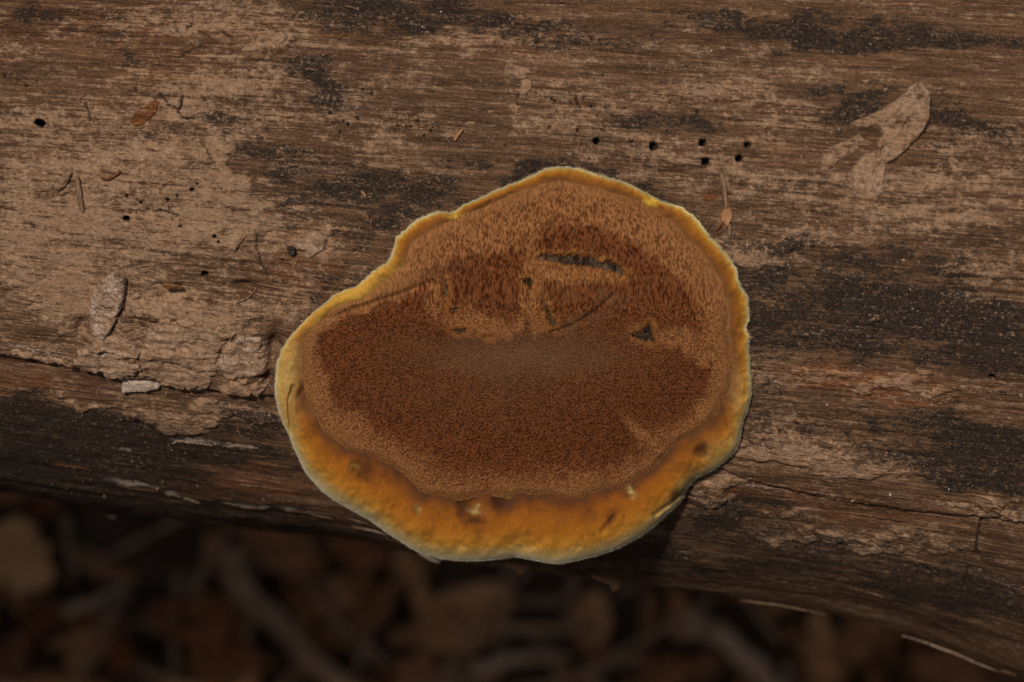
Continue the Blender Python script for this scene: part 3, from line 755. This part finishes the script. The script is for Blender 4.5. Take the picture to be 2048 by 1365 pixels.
# ------------------------------------------------------------------ crumbs and flakes stuck on the log
def plate(name, poly, mat, thick, label=None, cat=None, parent=None, group=None, step=2.6, edge=6.0, rough=.35, tilt=(0, 0), cracks=(), jit=8, ridge=None):
    """an irregular flat flake following the log's surface, thick mm proud of it"""
    P = np.array(poly, float)
    gx_ = np.arange(P[:, 0].min() - 8, P[:, 0].max() + 9, step); gy_ = np.arange(P[:, 1].min() - 8, P[:, 1].max() + 9, step)
    A, Bq = np.meshgrid(gx_, gy_, indexing='ij')
    sd = poly_sd(A + (fbm(A / 13, Bq / 13, 3, 1) - .5) * jit, Bq + (fbm(A / 13 + 9, Bq / 13, 3, 2) - .5) * jit, poly)
    h = -0.5 + (thick + .5) * sstep(-edge * .4, edge * .6, sd) + (fbm(A / 16, Bq / 16, 4, 6) - .5) * 2 * rough * sstep(-2, 6, sd)
    h += sstep(-2, 4, sd) * (tilt[0] * (A - P[:, 0].mean()) + tilt[1] * (Bq - P[:, 1].mean())) * RM
    if ridge:
        ca, sa = math.cos(ridge), math.sin(ridge)
        h += sstep(0, 8, sd) * (fbm((A * ca + Bq * sa) / 40, (-A * sa + Bq * ca) / 5, 3, 8) - .5) * 1.3
    for c in cracks:
        h -= .8 * thick * np.exp(-(line_d(A + (fbm(A / 8, Bq / 8, 2, 3) - .5) * 8, Bq, c) / 2.4) ** 2)
    keep = sd > -edge * .9
    idx = -np.ones(A.shape, int)
    f = keep[:-1, :-1] & keep[1:, :-1] & keep[1:, 1:] & keep[:-1, 1:]
    used = np.zeros(A.shape, bool)
    used[:-1, :-1] |= f; used[1:, :-1] |= f; used[1:, 1:] |= f; used[:-1, 1:] |= f
    idx[used] = np.arange(used.sum())
    v = on_log(A[used], Bq[used], h[used])
    qd_ = np.stack([idx[:-1, :-1][f], idx[:-1, 1:][f], idx[1:, 1:][f], idx[1:, :-1][f]], 1)
    at = None
    if isinstance(mat, tuple):
        u0, t0 = hit_base(A[used], Bq[used])
        at = {'ta': np.stack([u0 + 3.3 * thick, t0 * 100 + 7.7 * thick, 0 * u0 + .43], 1), 'mask': np.repeat(np.array([mat], float), len(u0), 0) + np.stack([(fbm(A[used] / 25, Bq[used] / 18, 3, k_) - .5) * .5 for k_ in range(4)], 1) * np.array([1, 1, 0, .6])}
        mat = M['log']
    o = build(name, v, qd_, mat, parent, None, at)
    return tag(o, label, cat, group)


def sliver(name, pts, wid, mat, label=None, cat=None, parent=None, lift=0.5, rise=0.0, thick=None, group=None, world_pts=None):
    """a tapered splinter along a path of photograph pixels on the log's surface"""
    P = np.array(pts, float)
    n = 14
    s = np.r_[0, np.cumsum(np.hypot(*np.diff(P, axis=0).T))]; t = np.linspace(0, 1, n)
    x = np.interp(t * s[-1], s, P[:, 0]); y = np.interp(t * s[-1], s, P[:, 1])
    x = np.convolve(np.pad(x, 2, 'edge'), np.ones(5) / 5, 'valid'); y = np.convolve(np.pad(y, 2, 'edge'), np.ones(5) / 5, 'valid')
    c = on_log(x, y, lift + rise * np.sin(t * math.pi))
    up = on_log(x, y, lift + 1.0 + rise * np.sin(t * math.pi)) - c
    up /= np.linalg.norm(up, axis=1)[:, None]
    tg = np.gradient(c, axis=0); tg /= np.linalg.norm(tg, axis=1)[:, None]
    sd = np.cross(up, tg)
    wr = wid * RM * .5 * MM * (0.25 + .75 * np.sin(np.clip(t * .9 + .06, 0, 1) * math.pi) ** .7) * (.8 + .4 * fbm(t * 6, t * 0 + x[0], 2, 3))
    th_ = (thick or wid * .35) * RM * .5 * MM * (.4 + .6 * np.sin(t * math.pi))
    ring = [(1, 0), (.6, .8), (-.5, .9), (-1, 0), (-.6, -.8), (.6, -.8)]
    V = np.stack([c + sd * (wr * a)[:, None] + up * (th_ * b_)[:, None] for a, b_ in ring], 1).reshape(-1, 3)
    m = len(ring)
    qd_ = grid_quads(n, m, wrap_v=True)
    V = np.concatenate([V, c[:1], c[-1:]])
    j_ = np.arange(m); k_ = (j_ + 1) % m
    tr = np.concatenate([np.stack([np.full(m, n * m), k_, j_], 1), np.stack([np.full(m, n * m + 1), (n - 1) * m + j_, (n - 1) * m + k_], 1)])
    at = None
    if isinstance(mat, tuple):
        at = {'ta': np.stack([np.r_[np.repeat(x, m), x[0], x[-1]] * .1, np.r_[np.tile(np.arange(m) * .4, n), 0, 0] + y[0], np.zeros(n * m + 2)], 1), 'mask': np.repeat(np.array([mat], float), n * m + 2, 0)}
        mat = M['log']
    return tag(build(name, V, qd_, mat, parent, tr, at), label, cat, group)


plate('bark_flake', [(252, 545), (256, 585), (246, 612), (232, 640), (212, 668), (198, 664), (184, 640), (180, 610), (190, 575), (215, 550), (235, 540)], (.95, .05, 0, .46), 1.4,
      'pale oval bark flake lying above the cracked mud ledge', 'bark flake', tilt=(.12, 0))
plate('wood_chip', [(243, 762), (262, 755), (300, 757), (323, 768), (318, 776), (285, 782), (246, 784)], (1., .0, 0, .9), 1.5,
      'small pale pointed chip wedged under the edge of the mud ledge', 'wood chip')
wing = tag(empty('mud_scab', on_log(np.array(1770.), np.array(290.))), 'grey-brown wing-shaped scab of dried mud, peaked and cracked', 'mud scab')
plate('scab_blade', [(1832, 162), (1846, 174), (1859, 190), (1860, 236), (1846, 268), (1820, 292), (1800, 312), (1775, 328), (1756, 318), (1752, 292), (1766, 268), (1752, 252), (1715, 258), (1700, 246), (1748, 226), (1793, 200)], (.85, .12, 0, .22), 1.8, parent=wing, jit=4, rough=.45, ridge=2.35,
      tilt=(.05, -.06), cracks=([(1766, 285), (1762, 310), (1756, 325)], [(1800, 235), (1790, 258)], [(1815, 240), (1806, 262)]), edge=4.5)
plate('scab_lobe', [(1731, 306), (1752, 302), (1770, 318), (1772, 345), (1768, 380), (1752, 405), (1720, 398), (1706, 375), (1703, 350), (1712, 325)], (1.1, .0, 0, .32), 1.0, parent=wing, edge=6, jit=10, cracks=([(1764, 322), (1750, 345), (1740, 360)],))
plate('scab_lobe', [(1640, 318), (1670, 288), (1720, 268), (1745, 285), (1715, 300), (1690, 312), (1660, 345), (1645, 345)], (.75, .12, 0, .1), .45, parent=wing)
crust = tag(empty('mud_crust', on_log(np.array(370.), np.array(690.))), 'thick cracked crust of dried mud along the ledge beside the fungus', 'mud crust')
for pl, mk_, th_ in (([(150, 700), (205, 668), (250, 660), (278, 690), (282, 712), (276, 742), (225, 744), (165, 728)], (1., .05, 0, .36), .8), ([(284, 690), (300, 640), (350, 628), (400, 640), (440, 632), (480, 655), (440, 690), (436, 722), (425, 762), (360, 766), (318, 754), (282, 744)], (1., .05, 0, .26), .8),
                     ([(444, 692), (482, 660), (520, 672), (540, 700), (538, 738), (505, 744), (455, 745), (440, 718)], (1., .05, 0, .38), .7), ([(440, 752), (500, 750), (536, 758), (520, 780), (450, 775), (432, 768)], (.9, .1, .3, .12), .9), ([(20, 690), (80, 700), (150, 712), (165, 732), (100, 718), (30, 706)], (.8, .1, 0, .35), .7)):
    plate('crust_plate', pl, mk_, th_, parent=crust, edge=8, rough=.38, jit=24, ridge=.12)
plate('mud_flake', [(600, 470), (640, 462), (658, 478), (650, 498), (622, 515), (612, 500), (590, 500)], (1.1, 0, 0, .3), .7, 'pale triangular mud flake beside a round dark pellet', 'mud flake')
plate('frass_pellet', [(575, 494), (583, 490), (591, 494), (593, 504), (587, 512), (578, 510), (574, 502)], M['dark'], 1.4, 'round dark pellet next to a pale mud flake', 'pellet', step=1.4, edge=4, jit=2)
plate('mud_flake', [(1041, 162), (1050, 158), (1062, 162), (1064, 178), (1052, 190), (1040, 192)], (1.1, 0, 0, .25), .5, 'tiny pale squarish mud flake under a flat wood scale', 'mud flake', step=1.8, edge=4, jit=4)
plate('wood_scale', [(1008, 135), (1025, 130), (1058, 138), (1064, 148), (1040, 152), (1008, 152)], (.9, 0, .3, 0), .3, 'flat tan wood scale just above a tiny pale mud flake', 'wood scale', step=1.8, edge=4, jit=4)
plate('bark_flake', [(258, 245), (262, 232), (290, 212), (312, 198), (320, 205), (312, 228), (290, 245), (272, 256)], (.15, .0, 1.2, 0), .6, 'red-brown bark flake half sunk in cracked mud', 'bark flake', step=2, edge=4, jit=5)
plate('mud_flake', [(545, 75), (562, 66), (578, 80), (570, 92), (540, 96), (505, 108), (478, 110), (490, 92), (520, 80)], (1.1, 0, .2, .12), .7, 'raised tan rim of mud above dark wood, away from the ledge', 'mud flake', jit=6)
husk = tag(empty('seed_husk', on_log(np.array(1453.), np.array(432.))), 'orange seed husk with frayed tail hanging under a dry stalk', 'seed husk')
plate('husk_body', [(1438, 428), (1446, 417), (1458, 416), (1465, 424), (1466, 436), (1458, 448), (1452, 462), (1447, 450), (1440, 440)], M['chip'], 1.0, parent=husk, step=1.4, edge=6, jit=7, rough=.5)
sliver('husk_tail', [(1445, 444), (1438, 452), (1430, 462)], 7, (.3, .1, 1, 0), parent=husk)
sliver('husk_tail', [(1456, 444), (1459, 458), (1457, 478)], 6, (.8, 0, .3, .35), parent=husk, lift=.9)
sliver('husk_stalk', [(1443, 342), (1446, 370), (1450, 398), (1452, 422)], 12, (.8, .05, 0, 0), parent=husk, lift=.3)
plate('bark_scale', [(1402, 395), (1415, 386), (1436, 388), (1438, 396), (1420, 402), (1406, 402)], (.3, 0, 1.2, 0), .3, 'small orange-brown scale left of the dry husk stalk', 'bark scale', step=1.8, edge=4, jit=3)
sliver('wood_splinter', [(908, 283), (916, 270), (927, 258)], 7, M['chip'], 'tiny orange splinter lying on bare wood among pinholes', 'splinter', lift=.6)
sliver('plant_fibre', [(112, 378), (122, 378), (134, 366), (142, 350), (148, 340)], 5, (.6, .1, 0, 0), 'curled brown plant fibre beside an upright splinter', 'plant fibre', lift=.7)
sliver('wood_splinter', [(156, 348), (160, 380), (168, 425)], 12, (.75, .06, 0, .1), 'upright grey-brown splinter pressed into mud beside a curled fibre', 'splinter', lift=.5)
sliver('bark_sliver', [(200, 350), (216, 360), (232, 350), (246, 340)], 8, (.2, .1, 1.2, 0), 'rusty curved sliver in mud right of an upright splinter', 'bark sliver', lift=.3)
sliver('plant_fibre', [(464, 508), (478, 486), (496, 466)], 3, (.8, .0, .4, .1), 'thin straight fibre on muddy wood above the mud crust', 'plant fibre', lift=.5)
sliver('root_fibre', [(470, 602), (500, 592), (513, 580), (514, 570)], 4, (.7, 0, 0, .3), 'thin pale curled root fibre above the mud crust', 'root fibre', lift=.6)
sliver('bark_sliver', [(325, 565), (345, 568), (368, 574)], 14, (.2, .15, 1, 0), 'red-brown sliver in a hollow above the mud crust', 'bark sliver', lift=1.5)
sliver('wood_splinter', [(722, 382), (728, 388), (732, 393)], 6, M['chip'], 'minute orange crumb on black stained wood near the yellow rim', 'splinter', lift=.5)
# splinters still attached to the log
for pts_, wd_, mt_, lf in (([(1488, 970), (1520, 975), (1572, 982)], 9, 'palebark', .6), ([(1605, 985), (1650, 990), (1720, 1002)], 11, 'chip', .3), ([(1470, 1190), (1530, 1197), (1600, 1209), (1660, 1222)], 13, 'fibre', 1.2), ([(1795, 1258), (1840, 1272), (1900, 1292), (1960, 1318), (2010, 1336)], 20, 'palebark', 1.6),
                           ([(1985, 1325), (2010, 1332), (2035, 1340)], 13, 'chip', 2.0), ([(330, 985), (345, 990), (362, 994)], 8, 'palebark', .8), ([(365, 998), (385, 1004), (402, 1008)], 8, 'palebark', .6), ([(440, 1000), (470, 1010), (500, 1014), (535, 1012)], 7, 'palebark', .6), ([(230, 970), (280, 980), (320, 984)], 5, 'chip', .6),
                           ([(340, 886), (380, 882), (430, 892)], 8, 'palebark', .4), ([(450, 892), (480, 890), (520, 896)], 7, 'palebark', .4), ([(480, 966), (500, 969), (520, 968)], 6, 'palebark', .8), ([(560, 1014), (620, 1024), (670, 1036)], 6, 'fibre', .6), ([(100, 928), (150, 934), (185, 944)], 7, 'redchip', .4),
                           ([(1780, 1048), (1830, 1050), (1860, 1053)], 4, 'chip', .4), ([(700, 1045), (740, 1058), (780, 1068)], 10, 'palebark', .8), ([(690, 1030), (720, 1035), (750, 1050)], 9, 'fibre', 1.0)):
    sliver('splinter', pts_, wd_, {'palebark': (.7, 0, 0, .48), 'chip': (.5, 0, .9, .15), 'fibre': (.6, .15, 0, .05), 'redchip': (.2, .1, 1, 0)}[mt_], parent=log, lift=lf * .5)


def hang(pxs, w0, mat, label, thick=1.0):
    """a flake dangling from the log's lower edge"""
    P = np.array(pxs, float)
    n = len(P)
    u1, v1, w1 = unproj(P[:, 0], P[:, 1], np.full(n, w0) + (P[:, 1] - P[:, 1].min()) * .05)
    a = world(u1, v1, w1); b_ = world(u1, v1, w1 - thick)
    ca, cb = world(u1.mean(), v1.mean(), w1.mean() + .5), world(u1.mean(), v1.mean(), w1.mean() - thick)
    V = np.concatenate([a, b_, ca[None], cb[None]])
    i = np.arange(n); j_ = (i + 1) % n
    tr = np.concatenate([np.stack([np.full(n, 2 * n), j_, i], 1), np.stack([np.full(n, 2 * n + 1), n + i, n + j_], 1)])
    return tag(build('bark_flake', V, np.stack([i, j_, n + j_, n + i], 1), mat, None, tr), label, 'bark flake')


wS = [float(w_log(np.array(x), np.array(y))) for x, y in ((1035, 1125), (1215, 1150), (222, 1012), (870, 1105))]
hang([(1008, 1124), (1030, 1122), (1060, 1128), (1058, 1136), (1046, 1148), (1038, 1150), (1028, 1140), (1012, 1134)], wS[0], M['chip'], 'small tan bark flake hanging straight below the fungus')
hang([(1180, 1150), (1200, 1150), (1230, 1152), (1244, 1162), (1240, 1176), (1226, 1184), (1222, 1178), (1230, 1170), (1212, 1168), (1192, 1160)], wS[1], M['chip'], 'hooked orange-tan bark flake dangling from the edge under the fungus')
hang([(205, 1014), (238, 1018), (240, 1026), (228, 1040), (216, 1034), (206, 1026)], wS[2] - 22, M['dark'], 'tiny brown bark flake hanging under the black-stained end of the log')
hang([(850, 1098), (874, 1108), (884, 1120), (878, 1128), (860, 1122), (836, 1108)], wS[3] + 4, M['mudgrey'], 'pale grey bark flake poking out beneath the lower yellow rim')

# quartz dust glinting on the wood
rs = np.random.default_rng(11)
n = 420
gx_ = rs.uniform(5, 2043, n); gy_ = rs.uniform(5, 1010, n)
ok = poly_sd(gx_, gy_, OUT) < -6
gx_, gy_ = gx_[ok], gy_[ok]
c = on_log(gx_, gy_, .25); n = len(c)
sz = rs.uniform(.04, .09, n) * (1 + 1.2 * (rs.random(n) < .1))
oct_ = np.array([(1, 0, 0), (-1, 0, 0), (0, 1, 0), (0, -1, 0), (0, 0, 1), (0, 0, -1)], float)
V = (c[:, None] + (oct_[None] + rs.normal(0, .25, (n, 6, 3))) * (sz * MM)[:, None, None]).reshape(-1, 3)
ft = np.array([(0, 2, 4), (2, 1, 4), (1, 3, 4), (3, 0, 4), (2, 0, 5), (1, 2, 5), (3, 1, 5), (0, 3, 5)])
tag(build('sand_grains', V, np.zeros((0, 4)), M['quartz'], None, (ft[None] + np.arange(n)[:, None, None] * 6).reshape(-1, 3), smooth=False), 'scattered glinting sand grains on the log', 'sand', kind='stuff')

n = 1500
gx_ = rs.uniform(5, 2043, n); gy_ = rs.uniform(5, 1000, n)
ok = (poly_sd(gx_, gy_, OUT) < -6) & (fbm(gx_ / 90, gy_ / 60, 3, 2) > rs.uniform(.35, .65, n))
gx_, gy_ = gx_[ok], gy_[ok]
c = on_log(gx_, gy_, .1); n = len(c)
sz = rs.uniform(.08, .2, n) * (1 + 1.3 * (rs.random(n) < .06))
V = (c[:, None] + (oct_[None] + rs.normal(0, .35, (n, 6, 3))) * (sz * MM)[:, None, None]).reshape(-1, 3)
tag(build('soil_crumbs', V, np.zeros((0, 4)), M['mud'], None, (ft[None] + np.arange(n)[:, None, None] * 6).reshape(-1, 3), smooth=False), 'fine soil crumbs scattered over the log', 'soil crumbs', kind='stuff')
fb = []
ftri = []
for i in range(90):                                        # short loose fibres and hairs of wood
    x0, y0 = rs.uniform(10, 2030), rs.uniform(10, 1000)
    if poly_sd(np.array(x0), np.array(y0), OUT) > -14: continue
    a0 = rs.normal(0.1, .8); L = rs.uniform(8, 34)
    tt0 = np.linspace(0, 1, 6); bend = rs.normal(0, .5)
    xs = x0 + L * tt0 * np.cos(a0 + bend * tt0); ys = y0 + L * tt0 * np.sin(a0 + bend * tt0)
    p_ = on_log(xs, ys, .25 + .3 * np.sin(tt0 * 3.1)); q_ = on_log(xs + .9 * np.sin(a0), ys - .9 * np.cos(a0), .3 + .3 * np.sin(tt0 * 3.1))
    k0 = len(fb) * 12
    fb.append(np.concatenate([p_, q_]))
    ftri += [(k0 + j_, k0 + j_ + 1, k0 + j_ + 7, k0 + j_ + 6) for j_ in range(5)]
tag(build('wood_fibres', np.concatenate(fb), ftri, M['chip']), 'short loose wood fibres scattered over the log', 'wood fibres', kind='stuff')

# ------------------------------------------------------------------ leaf litter far below
LR = random.Random(21)


def leaf(px, py, length, width, ang, mat, label, z=.01, curl=.3, group=None, tilt=(0, 0), ragged=.1):
    p0 = on_ground(px, py, z)
    nl, nw = 18, 9
    s = np.linspace(0, 1, nl)[:, None]; t = np.linspace(-1, 1, nw)[None]
    wd_ = np.sin(math.pi * np.clip(s * .94 + .03, 0, 1)) ** .75 * width / 2 * (1 + ragged * (fbm(s * 9 + px, np.sign(t) * 3 + 5 + 0 * s, 3, 4) - .5) * 4)
    x = (s - .5) * length + 0 * t; y = wd_ * t
    zc = curl * width * (np.abs(t) ** 1.6) * (.4 + .6 * s) + .12 * length * ((s - .5) * 2) ** 2 * LR.uniform(-.6, 1) + (fbm(s * 5 + px, t * 3 + py, 3, 5) - .5) * .12 * width
    zc = zc - .02 * width * np.exp(-(t / .15) ** 2)
    P = np.stack([x, y, zc], -1).reshape(-1, 3)
    th_ = .00035
    low_ = P.copy(); low_[:, 2] -= th_
    A_ = np.concatenate([P, low_])
    Rm = np.array(Matrix.Rotation(math.radians(-ang), 3, 'Z') @ Matrix.Rotation(tilt[0], 3, 'X') @ Matrix.Rotation(tilt[1], 3, 'Y'))
    A_ = A_ @ Rm.T + p0
    gq = grid_quads(nl, nw); N = nl * nw
    b1 = np.concatenate([np.arange(nw), np.arange(1, nl) * nw + nw - 1, (nl - 1) * nw + np.arange(nw - 1)[::-1], (np.arange(nl - 2)[::-1] + 1) * nw])
    b2 = np.roll(b1, -1)
    side = np.stack([b1, b2, b2 + N, b1 + N], 1)
    return tag(build('dead_leaf', A_, np.concatenate([gq, gq[:, ::-1] + N, side]), mat), label, 'leaf', group)


def stick(p, mat, dia, label, group=None, name='twig', z=.012, knots=True):
    dia = dia * 1.35
    P = np.array([on_ground(x, y, z + dz) for x, y, dz in p])
    n = 26
    s = np.r_[0, np.cumsum(np.linalg.norm(np.diff(P, axis=0), axis=1))]; t = np.linspace(0, 1, n)
    c = np.stack([np.interp(t * s[-1], s, P[:, k_]) for k_ in range(3)], 1)
    seed = p[0][0]
    c += np.stack([fbm(t * 4 + seed, t * 0 + k_, 2, 3) - .5 for k_ in range(3)], 1) * dia * .8
    tg = np.gradient(c, axis=0); tg /= np.linalg.norm(tg, axis=1)[:, None]
    up = np.cross(tg, [0.3, 0.1, 1.0]); up /= np.linalg.norm(up, axis=1)[:, None]; sd = np.cross(tg, up)
    r = dia / 2 * (1 - .35 * t) * (1 + .3 * (fbm(t * 9 + seed, t * 0 + 2, 2, 6) - .5))
    m = 10
    a = np.arange(m) * 2 * math.pi / m
    V = (c[:, None] + (np.cos(a)[None, :, None] * up[:, None] + np.sin(a)[None, :, None] * sd[:, None]) * r[:, None, None]).reshape(-1, 3)
    V = np.concatenate([V, c[:1] - tg[:1] * dia * .1, c[-1:] + tg[-1:] * dia * .2])
    j_ = np.arange(m); k_ = (j_ + 1) % m
    tr = np.concatenate([np.stack([np.full(m, n * m), k_, j_], 1), np.stack([np.full(m, n * m + 1), (n - 1) * m + j_, (n - 1) * m + k_], 1)])
    return tag(build(name, V, grid_quads(n, m, wrap_v=True), mat, None, tr), label, 'twig' if name == 'twig' else name.replace('_', ' '), group)


# carpet of dark leaves, then the ones that can be told apart
for i in range(170):
    x, y = LR.uniform(-250, 2250), LR.uniform(930, 1500)
    kind = LR.choices(('leafdark', 'leafbrown', 'leafred'), (6, 4, 1.2))[0]
    lab = {'leafdark': 'dark brown dead leaf in the blurred shady litter under the log', 'leafbrown': 'mid brown dead leaf in the blurred shady litter under the log', 'leafred': 'russet dead leaf in the blurred shady litter under the log'}[kind]
    leaf(x, y, LR.uniform(.018, .052), LR.uniform(.008, .022), LR.uniform(0, 360), M[kind], lab, LR.uniform(.000, .022), LR.uniform(-.1, .6), {'leafdark': 'dark litter leaves', 'leafbrown': 'brown litter leaves', 'leafred': 'russet litter leaves'}[kind],
         (LR.uniform(-.7, .7), LR.uniform(-.5, .5)), .3)
leaf(30, 1115, .040, .028, 35, M['leafpale'], 'large pale tan dead leaf near the black-stained end of the log', .05, .1, tilt=(.3, .1), ragged=.45)
leaf(440, 1300, .05, .012, 20, M['leafred'], 'narrow russet leaf lying beside the thick diagonal stick', .02, .2)
leaf(1410, 1255, .022, .010, 10, M['leafred'], 'small orange leaf at the upper end of the pale diagonal stick', .02, .2)
leaf(450, 1330, .045, .03, 60, M['leafbrown'], 'broad brown leaf tucked under the lower end of the thick stick', .006, .1)
leaf(930, 1240, .05, .03, 150, M['leafbrown'], 'broad brown leaf lying flat below the fungus in the litter', .015, .1)
leaf(1180, 1250, .03, .02, 100, M['leafbrown'], 'small upright brown leaf in the litter below the hooked flake', .02, .3)
stick([(450, 1115, .02), (540, 1220, .02), (640, 1330, .02), (740, 1440, .012)], M['twig'], .0098, 'thick brown stick lying diagonally in the litter below the log')
stick([(1390, 1245, .03), (1470, 1310, .025), (1570, 1390, .02), (1640, 1440, .01)], M['twigpale'], .0085, 'pale grey-brown stick slanting below the splintered log edge')
stick([(940, 1330, .02), (1040, 1318, .02), (1140, 1320, .01)], M['twigpale'], .005, 'short pale twig lying level in the litter under the fungus')
stick([(130, 1225, .03), (190, 1205, .03), (250, 1180, .02)], M['twigpale'], .0045, 'short tan twig near the large pale leaf')
stick([(200, 1260, .03), (230, 1220, .025), (255, 1180, .02)], M['twig'], .004, 'thin brown twig crossing the short tan twig')
stick([(330, 1215, .02), (420, 1225, .02), (480, 1260, .01)], M['leafred'], .004, 'reddish twig meeting the thick diagonal stick')
for i in range(48):
    x, y, a, l = LR.uniform(-150, 2150), LR.uniform(1020, 1450), LR.uniform(0, math.pi), LR.uniform(60, 200)
    stick([(x - l * math.cos(a), y - l * math.sin(a) * .8, 0), (x + LR.uniform(-15, 15), y, .004), (x + l * math.cos(a), y + l * math.sin(a) * .8, .002)], M['twig'], LR.uniform(.002, .005),
          'thin dark twig among the blurred dead leaves', 'thin twigs in the litter', z=LR.uniform(.004, .02))
